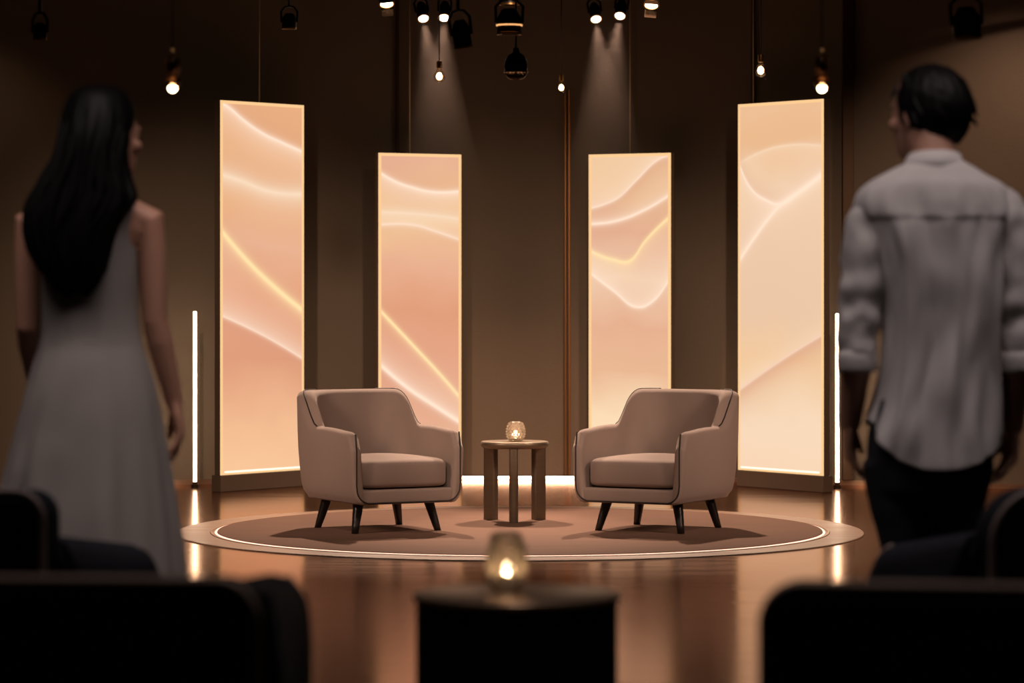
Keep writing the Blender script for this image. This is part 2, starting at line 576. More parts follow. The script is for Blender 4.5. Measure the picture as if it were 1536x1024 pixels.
def light_panel(pl, dl, pr, dr, ztop, zbot, lines, grads, label, cables, thick=.05, plinth=True):
    """upright light box; left and right edges given at their own distances"""
    a, b = Vector((X(pl, dl), dl, 0)), Vector((X(pr, dr), dr, 0))
    mid = (a + b) / 2
    W = (b - a).length
    ang = math.atan2(b.y - a.y, b.x - a.x)
    root = empty('light_panel', mid, ang)
    tag(root, label, 'light panel', 'tall backlit art panels around the stage')
    h = W / 2
    fw = .018

    def to_v(u, y):
        d = dl + (dr - dl) * u
        return max(0., min(1., (Z(y, d) - zbot - fw) / (ztop - zbot - 2 * fw)))
    # box (dark back and sides)
    bm = bmesh.new(); box(bm, (-h, .004, zbot), (h, thick, ztop), .003, 2)
    link('housing', bm, M['panel_brown'], root, False)
    # lit acrylic edge
    bm = bmesh.new()
    for lo, hi in (((-h, 0, zbot), (-h + fw, .01, ztop)), ((h - fw, 0, zbot), (h, .01, ztop)), ((-h + fw, 0, ztop - fw), (h - fw, .01, ztop)), ((-h + fw, 0, zbot), (h - fw, .01, zbot + fw))):
        box(bm, lo, (hi[0], hi[1] - .006, hi[2]))
    link('frame', bm, M['frame_glow'], root, False)['label'] = 'bright cream lit edge'
    # art diffuser
    bm = bmesh.new()
    uvl = bm.loops.layers.uv.new('UVMap')
    w2 = h - fw
    P = [(-w2, zbot + fw), (w2, zbot + fw), (w2, ztop - fw), (-w2, ztop - fw)]
    fr = [bm.verts.new((x, .0015, z)) for x, z in P]
    bk = [bm.verts.new((x, .0038, z)) for x, z in P]
    fs = [bm.faces.new(fr), bm.faces.new(bk[::-1])] + [bm.faces.new((fr[i], bk[i], bk[(i + 1) % 4], fr[(i + 1) % 4])) for i in range(4)]
    for f in fs:
        for l in f.loops:
            l[uvl].uv = ((l.vert.co.x + w2) / (2 * w2), (l.vert.co.z - zbot - fw) / (ztop - zbot - 2 * fw))
    link('diffuser', bm, art_mat('silk wave art', lines, 0, 0, to_v, grads), root, False)['label'] = 'glowing peach diffuser with flowing silk curves'
    if plinth:
        bm = bmesh.new(); box(bm, (-h - .004, -.006, 0), (h + .004, thick + .02, zbot - .001), .003, 2)
        link('plinth', bm, M['panel_brown'], root, False)
    for cx in cables:
        bm = bmesh.new()
        tube(bm, [(cx * W, .03, ztop - .003), (cx * W, .03, TOPZ - .003)], .0042, 8, round_ends=False)
        link('suspension_cable', bm, M['steel'], root)
    # short bright strip along the lower edge
    bm = bmesh.new(); box(bm, (-h + .03, -.008, zbot + .012), (h - .03, -.0005, zbot + .023), .003, 2)
    link('lower_light', bm, M['led_soft'], root, False)['label'] = 'white strip along the lower edge'
    return root


G1 = [(0, (244, 194, 150)), (.12, (239, 185, 143)), (.30, (221, 155, 122)), (.48, (226, 161, 126)), (.62, (230, 175, 142)), (.75, (230, 171, 124)), (1, (230, 173, 128))]
light_panel(331, 18.35, 456, 18.9, 2.271, .097, [
    ([(0, 150), (.1, 163), (.25, 179), (.5, 200), (.75, 214), (1, 227)], .55, .006, -1, .35, .05, .25, WHT),
    ([(0, 262), (.25, 272), (.5, 284), (.75, 290), (1, 291)], .35, .020, -1, .45, .03, .3, CRM),
    ([(0, 348), (.3, 390), (.6, 425), (1, 464)], .95, .0085, -1, .25, .02, .35, YEL),
    ([(0, 474), (.46, 500), (.75, 519), (1, 537)], .25, .004, 1, .40, .045, .28, WHT)],
    G1, 'tall glowing peach panel on a dark plinth beside the woman', (.0,))
G2 = [(0, (242, 199, 165)), (.12, (232, 176, 145)), (.32, (225, 162, 132)), (.50, (222, 155, 121)), (.66, (230, 174, 142)), (.8, (238, 193, 143)), (1, (228, 174, 145))]
light_panel(568, 19.0, 692, 19.28, 1.992, .10, [
    ([(0, 260), (.2, 273), (.4, 281), (.65, 287.5), (1, 287)], .6, .0055, -1, .35, .05, .2, WHT),
    ([(0, 318), (.5, 321), (1, 328)], .3, .012, -1, .45, .022, .15, CRM),
    ([(0, 337), (.44, 338), (.7, 347), (1, 359)], .5, .005, 1, .2, .02, .15, WHT),
    ([(0, 467), (.25, 498), (.5, 529), (.75, 560), (1, 593)], .9, .006, -1, .25, .018, .2, YEL),
    ([(0, 549), (.35, 583), (.65, 606), (1, 632)], .75, .007, 1, .35, .05, .25, WHT)],
    G2, 'shorter glowing peach panel behind the armchair nearer the woman', (-.1,))
G3 = [(0, (247, 220, 182)), (.16, (247, 216, 178)), (.30, (230, 181, 145)), (.45, (228, 175, 143)), (.6, (238, 202, 172)), (.75, (228, 177, 147)), (.88, (236, 194, 152)), (1, (236, 196, 156))]
light_panel(883, 19.28, 1006, 19.0, 1.992, .10, [
    ([(0, 312), (.2, 305), (.37, 295), (.6, 269), (.85, 241), (1, 225)], .45, .0045, 1, .30, .06, .35, WHT),
    ([(0, 336), (.37, 330), (.7, 314.5), (1, 294)], .8, .0055, 1, .2, .03, .25, WHT),
    ([(0, 377), (.28, 389), (.52, 390), (.7, 362), (1, 327)], .75, .0055, -1, .28, .03, .2, YEL),
    ([(0, 411), (.3, 437), (.57, 460), (.8, 452), (1, 422)], .55, .0045, 1, .38, .055, .1, WHT)],
    G3, 'shorter glowing peach panel behind the armchair nearer the man', (-.02,))
G4 = [(0, (245, 211, 179)), (.12, (244, 215, 185)), (.30, (238, 197, 154)), (.42, (232, 195, 163)), (.62, (234, 197, 167)), (.78, (238, 203, 169)), (.9, (232, 184, 140)), (1, (234, 188, 146))]
light_panel(1107, 18.9, 1235, 18.3, 2.276, .097, [
    ([(0, 244), (.3, 226), (.6, 217.6), (1, 218)], .35, .004, -1, .3, .05, .05, CRM),
    ([(0, 250), (.12, 280), (.34, 301), (.52, 305.5), (.72, 289), (1, 263)], .7, .005, -1, .25, .025, .25, WHT),
    ([(0, 389), (.15, 362), (.35, 329), (.52, 306), (.72, 289), (1, 263)], .55, .007, 1, .35, .03, .0, WHT),
    ([(0, 584), (.45, 545.5), (1, 503)], .3, .004, 1, .22, .03, .45, WHT)],
    G4, 'tall glowing peach panel on a dark plinth beside the man', (-.36,))

# ------------------------------------------------------------------ slim upright tube lamps
def tube_lamp(px, d, ztop, label):
    t = empty('tube_lamp', (X(px, d), d, 0))
    tag(t, label, 'lamp', 'slim upright tube lamps at the wall')
    bm = bmesh.new(); lathe(bm, [(.022, 0), (.022, .018), (.014, .02), (.014, .035)], 20)
    autosmooth(link('base', bm, M['bronze_dark'], t))
    bm = bmesh.new(); lathe(bm, [(.0105, .0352), (.0105, ztop - .004), (.007, ztop)], 16)
    link('tube', bm, M['tube'], t)['label'] = 'glowing white tube'


tube_lamp(292.5, 18.75, Z(467, 18.75), 'slim glowing white floor tube standing between the woman and the tall panel')
tube_lamp(1256, 18.7, Z(470, 18.7), 'slim glowing white floor tube standing between the tall panel and the man')

# ------------------------------------------------------------------ taupe armchairs
W2, DP = .280, .345          # half width, half depth (front is -Y)
ZB, HARM, HBACK = .143, .492, .672


def make_armchair():
    root = empty('armchair', (0, 0, 0))
    rc = .125
    path = []               # (x, y, nx, ny)
    ny_ = 22
    for i in range(ny_):
        y = -DP + (2 * DP - rc) * i / (ny_ - 1)
        path.append((-W2, y, -1, 0))
    for k in range(1, 12):
        a = PI - (PI / 2) * k / 12
        path.append((-W2 + rc + rc * math.cos(a), DP - rc + rc * math.sin(a), math.cos(a), math.sin(a)))
    nb = 12
    for i in range(nb):
        path.append((-W2 + rc + (2 * W2 - 2 * rc) * i / (nb - 1), DP, 0, 1))
    for x, y, nx, ny in list(reversed(path[:ny_ + 11])): path.append((-x, y, -nx, ny))

    TS, TB, RI = .052, .095, .15
    inner = [(-W2 + TS, -DP + (2 * DP - TB - RI) * i / (ny_ - 1)) for i in range(ny_)]
    for k in range(1, 12):
        a = PI - (PI / 2) * k / 12
        inner.append((-W2 + TS + RI + RI * math.cos(a), DP - TB - RI + RI * math.sin(a)))
    for i in range(nb): inner.append((-W2 + TS + RI + (2 * W2 - 2 * TS - 2 * RI) * i / (nb - 1), DP - TB))
    for x, y in list(reversed(inner[:ny_ + 11])): inner.append((-x, y))

    def height(y):
        q = (y + DP) / (2 * DP)
        h = HARM + .012 * smooth(.05, .5, q)
        h += (HBACK - HARM - .012) * smooth(.66, .93, q)
        fr = .075
        dy = y + DP
        if dy < fr: h -= fr * (1 - math.sqrt(max(0, 1 - ((fr - dy) / fr) ** 2))) * .9
        return h

    def thick(y, z):
        q = (y + DP) / (2 * DP)
        return .050 + .04 * smooth(.55, 1., q) + .034 * math.exp(-((q - .955) / .04) ** 2)

    def out_shift(x, y, nx, ny, z):
        """the shell flares a little and the back rakes"""
        q = (y + DP) / (2 * DP)
        zz = (z - ZB) / (HBACK - ZB)
        side = .020 * math.sin(min(1, max(0, zz) / .55) * PI / 2)
        tap = -.004 * smooth(.55, 1.0, zz) * smooth(.5, .95, q)
        return Vector((nx * (side + tap), .055 * max(0, zz) * smooth(.45, 1, q), 0))
    rings = []
    crest_in, crest_ys = [], []
    for (x, y, nx, ny), (ix, iy) in zip(path, inner):
        h = height(y)
        t = 1.
        r = .5
        rz = .028
        sec = [(1., ZB + .01), (.95, ZB), (.55, ZB + .003), (.24, ZB + .018), (.06, ZB + .042), (0, ZB + .08)]
        for k in range(1, 6): sec.append((0, ZB + .08 + (h - rz - ZB - .08) * k / 5))
        for k in range(1, 8):
            a = PI * k / 8
            sec.append((r - r * math.cos(a), h - rz + rz * math.sin(a)))
        for k in range(0, 6): sec.append((t, h - rz - (h - rz - ZB - .03) * k / 5))
        ring = []
        for o, z in sec:
            p = Vector((x + (ix - x) * o, y + (iy - y) * o, z))
            ring.append(p + out_shift(x, y, nx, ny, z))
        rings.append(ring)
        a = PI * .42
        o, z = r - r * math.cos(a), h - rz + rz * math.sin(a) + .0012
        crest_in.append(Vector((x + (ix - x) * o, y + (iy - y) * o, z)) + out_shift(x, y, nx, ny, z))
        crest_ys.append(y)
    # rounded front ends
    def shrink(ring, f, dy):
        c = sum(ring, Vector()) / len(ring)
        xm = (min(p.x for p in ring) + max(p.x for p in ring)) / 2
        zlo, zhi = min(p.z for p in ring), max(p.z for p in ring)
        zc = (zlo + zhi) / 2
        ins = .012 * (1 - f)
        return [Vector((xm + (p.x - xm) * (1 - .42 * (1 - f)), p.y - dy, zc + (p.z - zc) * (1 - ins / max(.01, (zhi - zlo) / 2)))) for p in ring]
    rings = [shrink(rings[0], .0, .016), shrink(rings[0], .55, .012), shrink(rings[0], .85, .006)] + rings + \
            [shrink(rings[-1], .85, .006), shrink(rings[-1], .55, .012), shrink(rings[-1], .0, .016)]
    bm = bmesh.new(); loft(bm, rings)
    o = link('shell', bm, M['taupe'], root)
    # front rail and seat deck
    bm = bmesh.new(); box(bm, (-W2 + .035, -DP - .010, ZB + .001), (W2 - .035, DP - .06, ZB + .072), .014, 4)
    link('seat_base', bm, M['taupe'], root)
    # cushion
    bm = bmesh.new()
    nx_, nyc = 26, 26
    cw, cd0, cd1, cz0, cz1 = .237, -DP - .006, .21, ZB + .078, ZB + .208

    def cush(u, v, s):
        # rounded slab with a crowned top
        e = 5.
        x = u; y = v
        k = (abs(x) ** e + abs(y) ** e) ** (1 / e) if (x or y) else 0
        edge = max(0., 1 - k)
        rr = min(1., edge / .16)
        prof = math.sqrt(max(0, 1 - (1 - rr) ** 2))
        zz = (cz0 + cz1) / 2
        hh = (cz1 - cz0) / 2
        crown = .022 * (1 - x * x) * (1 - y * y)
        return Vector((x * cw, (cd0 + cd1) / 2 + y * (cd1 - cd0) / 2, zz + s * (hh * (.45 + .55 * prof) + (crown if s > 0 else 0)))), k
    rings = []
    ks = [0.02, .2, .4, .6, .75, .85, .9, .94, .97, .99, 1.]
    n = 72

    def rim(k, s):
        out = []
        for i in range(n):
            a = 2 * PI * i / n
            ca, sa = math.cos(a), math.sin(a)
            q = (abs(ca) ** 7 + abs(sa) ** 7) ** (-1 / 7)
            x, y = ca * q * k, sa * q * k
            rr = min(1., (1 - k) / .13)
            prof = math.sqrt(max(0, 1 - (1 - rr) ** 2))
            hh = (cz1 - cz0) / 2
            crown = .020 * (1 - x * x) * (1 - y * y)
            z = (cz0 + cz1) / 2 + s * (hh * (.62 + .38 * prof) + (crown if s > 0 else 0))
            out.append(Vector((x * cw, (cd0 + cd1) / 2 + y * (cd1 - cd0) / 2, z)))
        return out
    rings = [rim(k, 1) for k in ks] + [rim(k, -1) for k in reversed(ks)]
    loft(bm, rings)
    link('seat_cushion', bm, M['taupe'], root)
    # piping around the front outline and up the back edges
    xo = W2 + .006
    yf = -DP - .0145
    pts = []
    ht = height(-DP + .02)
    for k in range(8): pts.append((-xo - .002 + .012 * (1 - k / 7) * 0, yf + .012 * (1 - min(1, k / 2)), ht + .01 - (ht - ZB - .085) * k / 7))
    for k in range(1, 8):
        a = PI + PI / 2 * k / 8
        pts.append((-xo + .075 + .075 * math.cos(a), yf, ZB + .077 + .070 * math.sin(a) ))
    pts = [(p[0] + .012, p[1], p[2]) for p in pts]
    front = pts + [(-p[0], p[1], p[2]) for p in reversed(pts)]
    bm = bmesh.new(); tube(bm, front, .0042, 8)
    link('piping', bm, M['taupe_pipe'], root)['label'] = 'dark piping along the front outline'
    mid = len(path) // 2
    for sgn in (0, 1):
        seq = [p for p, y, q in zip(crest_in, crest_ys, path) if (q[0] < 0) == (sgn == 0) and y > -DP + .66 * 2 * DP and abs(q[0]) > W2 - rc * .75]
        bm = bmesh.new(); tube(bm, seq, .0036, 8)
        link('piping', bm, M['taupe_pipe'], root)['label'] = 'dark piping along the back edge'
    for sx in (-1, 1):
        for sy in (-1, 1):
            bm = bmesh.new()
            top, bot = Vector((sx * .185, sy * .18 - .01, ZB + .012)), Vector((sx * .222, sy * .215 - .01, 0.0))
            rings = []
            for k in range(5):
                f = k / 4
                c = top.lerp(bot, f); r = .025 + (.0155 - .025) * f
                rings.append([Vector((c.x + math.copysign(abs(math.cos(a)) ** .7, math.cos(a)) * r, c.y + math.copysign(abs(math.sin(a)) ** .7, math.sin(a)) * r, c.z)) for a in [2 * PI * i / 16 for i in range(16)]])
            loft(bm, rings)
            link('leg', bm, M['dark_wood'], root)
    return root


A1 = make_armchair()
A1.location = (X(777, 15.6) - .692, 15.49, STZ); A1.rotation_euler.z = R(28)
tag(A1, 'taupe upholstered armchair with dark piping, on the woman\'s side of the small table', 'armchair', 'taupe armchairs on the round stage')
A2 = copy_tree(A1)
A2.location = (X(777, 15.6) + .692, 15.49, STZ); A2.rotation_euler.z = R(-28)
tag(A2, 'taupe upholstered armchair with dark piping, on the man\'s side of the small table', 'armchair', 'taupe armchairs on the round stage')

# ------------------------------------------------------------------ side table on the stage
TD = 16.03
TX = X(772, TD)
t = empty('side_table', (TX, TD, STZ))
tag(t, 'small round bronze side table on three upright slab legs between the armchairs', 'side table')
TH = Z(661.5, TD) - STZ
bm = bmesh.new(); lathe(bm, [(.15, TH - .034), (.164, TH - .030), (.172, TH - .018), (.173, TH - .008), (.169, TH - .001), (.166, TH)], 64)
autosmooth(link('tabletop', bm, M['bronze'], t), 50)
for ang in (-92, 30, 150):
    bm = bmesh.new()
    out = fillet([Vector((-.042, -.0225)), Vector((.024, -.0225)), Vector((.024, .0225)), Vector((-.042, .0225))], .009 if ang > 0 else .02, 8)
    rings = [[Vector((p.x, p.y, z)) for p in out] for z in (0, TH - .032)]
    loft(bm, rings)
    rr = .149 if ang > 0 else .14
    for v in bm.verts: v.co.x += rr
    bmesh.ops.rotate(bm, cent=(0, 0, 0), matrix=Matrix.Rotation(R(ang), 3, 'Z'), verts=bm.verts)
    autosmooth(link('leg', bm, M['bronze'], t), 40)


CANDLES = []
# ------------------------------------------------------------------ glass votives with tealights
def votive(loc, r, h, label, rows=7, cols=14, cat='candle holder', tl=''):
    bm = bmesh.new()
    n = cols * 6
    m = rows * 6

    def rad(f): return r * (.58 + .42 * math.sin(PI * min(1, max(0, (f * .92 + .06)))) ** .8)
    rings = []
    for j in range(m + 1):
        f = j / m
        ring = []
        for i in range(n):
            a = 2 * PI * i / n
            row = f * rows
            ph = (int(row) % 2) * PI
            bumpv = abs(math.sin(row * PI)) * (0.5 + .5 * math.cos(cols * a + ph))
            rr = rad(f) + r * .15 * bumpv * smooth(0, .1, f) * smooth(1, .93, f)
            ring.append(Vector((rr * math.cos(a), rr * math.sin(a), .001 + f * (h - .001))))
        rings.append(ring)
    for j in range(m, 0, -2):
        f = j / m
        rr = rad(f) - r * .10
        z = max(.008, f * h)
        rings.append([Vector((rr * math.cos(2 * PI * i / n), rr * math.sin(2 * PI * i / n), z)) for i in range(n)])
    loft(bm, rings)
    o = link('candle_holder', bm, M['votive'], loc=loc)
    tag(o, label, cat)
    c = empty('tealight', (loc[0], loc[1], loc[2] + .0098))
    tag(c, tl, 'candle')
    bm = bmesh.new(); lathe(bm, [(r * .45, 0), (r * .45, h * (.12 if h < .11 else .22)), (r * .42, h * (.13 if h < .11 else .23))], 24); autosmooth(link('wax', bm, M['wax'], c))
    bm = bmesh.new()
    fl = [(.02, .05), (.07, .065), (.105, .10), (.115, .15), (.095, .21), (.055, .28), (.012, .34)]
    lathe(bm, [(max(.0004, a * r * (1.25 if h < .11 else .95)), h * (.12 if h < .11 else .22) + b * h * (.9 if h < .11 else .6)) for a, b in fl], 14)
    link('flame', bm, M['flame'], c)['label'] = 'bright candle flame'
    CANDLES.append((loc[0], loc[1], loc[2] + h * .31, r))
    return o


votive((X(773.5, TD), TD, STZ + TH + .0006), .046, .098, 'small dimpled glass candle holder on the bronze table between the armchairs', tl='lit tealight in the glass on the bronze stage table')

# ------------------------------------------------------------------ dark drum table
DD = 6.5
DX = X(775, DD)
DZ = Z(889, DD)
t = empty('drum_table', (DX, DD, 0))
tag(t, 'black drum table with a reflective bronze top between the dark lounge chairs', 'table')
bm = bmesh.new(); lathe(bm, [(.19, 0), (.2, .01), (.207, .03), (.207, DZ - .016)], 72); autosmooth(link('body', bm, M['drum'], t))
bm = bmesh.new(); lathe(bm, [(.21, DZ - .0158), (.214, DZ - .012), (.2145, DZ - .005), (.212, DZ - .001), (.209, DZ)], 72)
M['drum_top'] = principled('polished bronze top', (.46, .33, .24), .33, metal=.8)
autosmooth(link('tabletop', bm, M['drum_top'], t), 50)['label'] = 'reflective bronze top'
votive((X(760, DD), DD + .01, DZ + .0006), .040, .124, 'dimpled glass candle holder on the black drum table', rows=6, cols=9, tl='lit tealight in the glass on the black drum table')


# ------------------------------------------------------------------ dark lounge chairs
def lounge_chair(px_corner, side, d, rz, top, arm_b, arm_f, label, wid=.74, dep=.72, rc=.06):
    """faces +Y (towards the stage); side = +1 when its +X rear corner is the one given"""
    root = empty('lounge_chair', (0, 0, 0), rz)
    hw = wid / 2
    cw = Matrix.Rotation(rz, 3, 'Z') @ Vector((side * hw, 0, 0))
    root.location = (X(px_corner, d) - cw.x, d - cw.y, 0)
    tag(root, label, 'lounge chair', 'dark lounge chairs in the audience')
    out = fillet([Vector((-hw, .13)), Vector((hw, .13)), Vector((hw, top)), Vector((-hw, top))], [.03, .03, rc, rc], 12)
    bm = bmesh.new(); slab(bm, out, 0, .13, .03, lambda a, b, t: (a, t, b))
    link('backrest', bm, M['navy'], root)
    bm = bmesh.new(); tube(bm, [(p.x * .985, .016, p.y - .004) for p in out], .0105, 8, loop=True)
    link('piping', bm, M['navy_pipe'], root)['label'] = 'lighter piping around the back'
    for s in (-1, 1):
        o2 = fillet([Vector((.05, .13)), Vector((dep, .13)), Vector((dep + .01, arm_f)), Vector((.05, arm_b))], [.02, .05, .15, .02], 12)
        bm = bmesh.new()
        x0, x1 = (s * hw - (.13 if s > 0 else 0), s * hw + (0 if s > 0 else .13))
        slab(bm, o2, x0 + s * .012, x1 + s * .012, .06, lambda a, b, t: (t, a, b))
        arm = link('armrest', bm, M['navy'], root)
        bm = bmesh.new()
        m = len(o2)
        seq = [p for p in o2 if p.y > .2 and p.x > .09]
        xo = s * (hw + .012) - s * .034
        tube(bm, [(xo, p.x, p.y - .010) for p in seq], .008, 8)
        link('piping', bm, M['navy_pipe'], root)['label'] = 'lighter piping along the arm'
    bm = bmesh.new(); box(bm, (-hw + .119, .125, .14), (hw - .119, dep - .01, .30), .02, 3); link('seat_base', bm, M['navy'], root)
    bm = bmesh.new(); box(bm, (-hw + .121, .132, .302), (hw - .121, dep + .01, .43), .045, 5); link('seat_cushion', bm, M['navy'], root)
    for sx in (-1, 1):
        for y in (.08, dep - .08):
            bm = bmesh.new(); lathe(bm, [(.014, 0), (.024, .142)], 14, (sx * (hw - .08), y, 0)); link('leg', bm, M['dark_wood'], root)
    return root


lounge_chair(384, 1, 5.0, R(-3), Z(872, 5.0), .748, .70, 'dark lounge chair seen from behind, in the front row on the woman\'s side')
lounge_chair(1140, -1, 5.0, R(-10), Z(876, 5.0), .63, .61, 'dark lounge chair seen from behind, in the front row on the man\'s side')
lounge_chair(62, 1, 7.0, R(-14), Z(738, 7.0), .665, .575, 'dark lounge chair turned towards the stage, beside the woman\'s cream dress', dep=.78)
lounge_chair(1490, -1, 7.0, R(15), Z(736, 7.0), .68, .575, 'dark lounge chair turned towards the stage, beside the man\'s dark trousers', dep=.78, rc=.12)


# ------------------------------------------------------------------ people
def hand(bm, wrist, d, n, w):
    """relaxed hand; d finger direction, n the side the palm faces, w towards the thumb"""
    wrist, d, n, w = Vector(wrist), Vector(d).normalized(), Vector(n), Vector(w)
    n = (n - d * n.dot(d)).normalized()
    w = (w - d * w.dot(d) - n * w.dot(n)).normalized()
    rot = Matrix((w, n, d)).transposed()
    pal = []
    for f, a, b in ((-.02, .026, .020), (.0, .027, .018), (.03, .036, .017), (.06, .041, .0155), (.085, .041, .0135), (.098, .037, .010)):
        pal.append([wrist + rot @ Vector((a * math.cos(t), b * math.sin(t), f)) for t in [2 * PI * i / 20 for i in range(20)]])
    loft(bm, pal)
    for off, base, ln, c0 in ((.029, .088, .071, 14), (.0095, .094, .080, 17), (-.0105, .091, .074, 21), (-.0295, .082, .058, 25)):
        p = wrist + d * base + w * off
        pts, ang = [p - d * .012], R(c0)
        for k, fr in enumerate((.45, .3, .25)):
            dirv = d * math.cos(ang) + n * math.sin(ang) + w * off * .9
            pts.append(pts[-1] + dirv.normalized() * (ln * fr + (.012 if k == 0 else 0)))
            ang += R(20)
        tube(bm, pts, [.0098, .0092, .0082, .0068], 12)
    b = wrist + d * .025 + w * .026
    d1 = (d * .75 + w * .6 + n * .25).normalized()
    d2 = (d * .95 + w * .2 + n * .3).normalized()
    tube(bm, [b - d1 * .012, b + d1 * .034, b + d1 * .034 + d2 * .028, b + d1 * .034 + d2 * .05], [.014, .0115, .0105, .008], 12)


def head(bm, c, turn, s=1.0, tilt=0.):
    """cranium, jaw, nose, ears, brow, lips around centre c (mid-height of the head); faces +Y before turning"""
    rot = Matrix.Rotation(turn, 3, 'Z') @ Matrix.Rotation(tilt, 3, 'X')
    c = Vector(c)
    P = lambda x, y, z: c + rot @ Vector((x * s, y * s, z * s))
    tab = [(-.115, .012, .020, .055), (-.108, .030, .038, .050), (-.092, .046, .062, .032), (-.065, .058, .082, .014), (-.03, .067, .094, .002),
           (0, .072, .098, -.004), (.035, .076, .100, -.008), (.07, .070, .092, -.010), (.095, .054, .070, -.010), (.110, .030, .040, -.010), (.116, .010, .014, -.010)]
    loft(bm, [[P(rx * math.cos(t), cy + ry * math.sin(t), z) for t in [2 * PI * i / 28 for i in range(28)]] for z, rx, ry, cy in tab])
    tube(bm, [P(0, .088, .012), P(0, .103, -.012), P(0, .112, -.033)], [.007, .010, .013], 10)
    ellipsoid(bm, P(-.010, .098, -.036), (.009, .010, .008)); ellipsoid(bm, P(.010, .098, -.036), (.009, .010, .008))
    ellipsoid(bm, P(0, .092, -.062), (.022, .009, .006), rot); ellipsoid(bm, P(0, .091, -.070), (.020, .009, .006), rot)
    ellipsoid(bm, P(0, .090, .022), (.045, .012, .008), rot)
    ellipsoid(bm, P(0, .078, -.098), (.020, .016, .014), rot)
    for sx in (-1, 1):
        ellipsoid(bm, P(sx * .032, .080, .002), (.014, .010, .009), rot)
        ellipsoid(bm, P(sx * .048, .066, -.028), (.020, .018, .018), rot)
        r2 = rot @ Matrix.Rotation(sx * R(-22), 3, 'Z')
        ellipsoid(bm, P(sx * .078, -.006, -.010), (.008, .018, .031), r2)
        ellipsoid(bm, P(sx * .074, .002, -.034), (.008, .010, .012), r2)
    return P


# ---- woman in a cream dress
WD = 8.55
WS = FPX / WD
WFY = HY + CAMZ * FPX / WD
def wx(px): return (px - 140) / WS
def wz(py): return (WFY - py) / WS


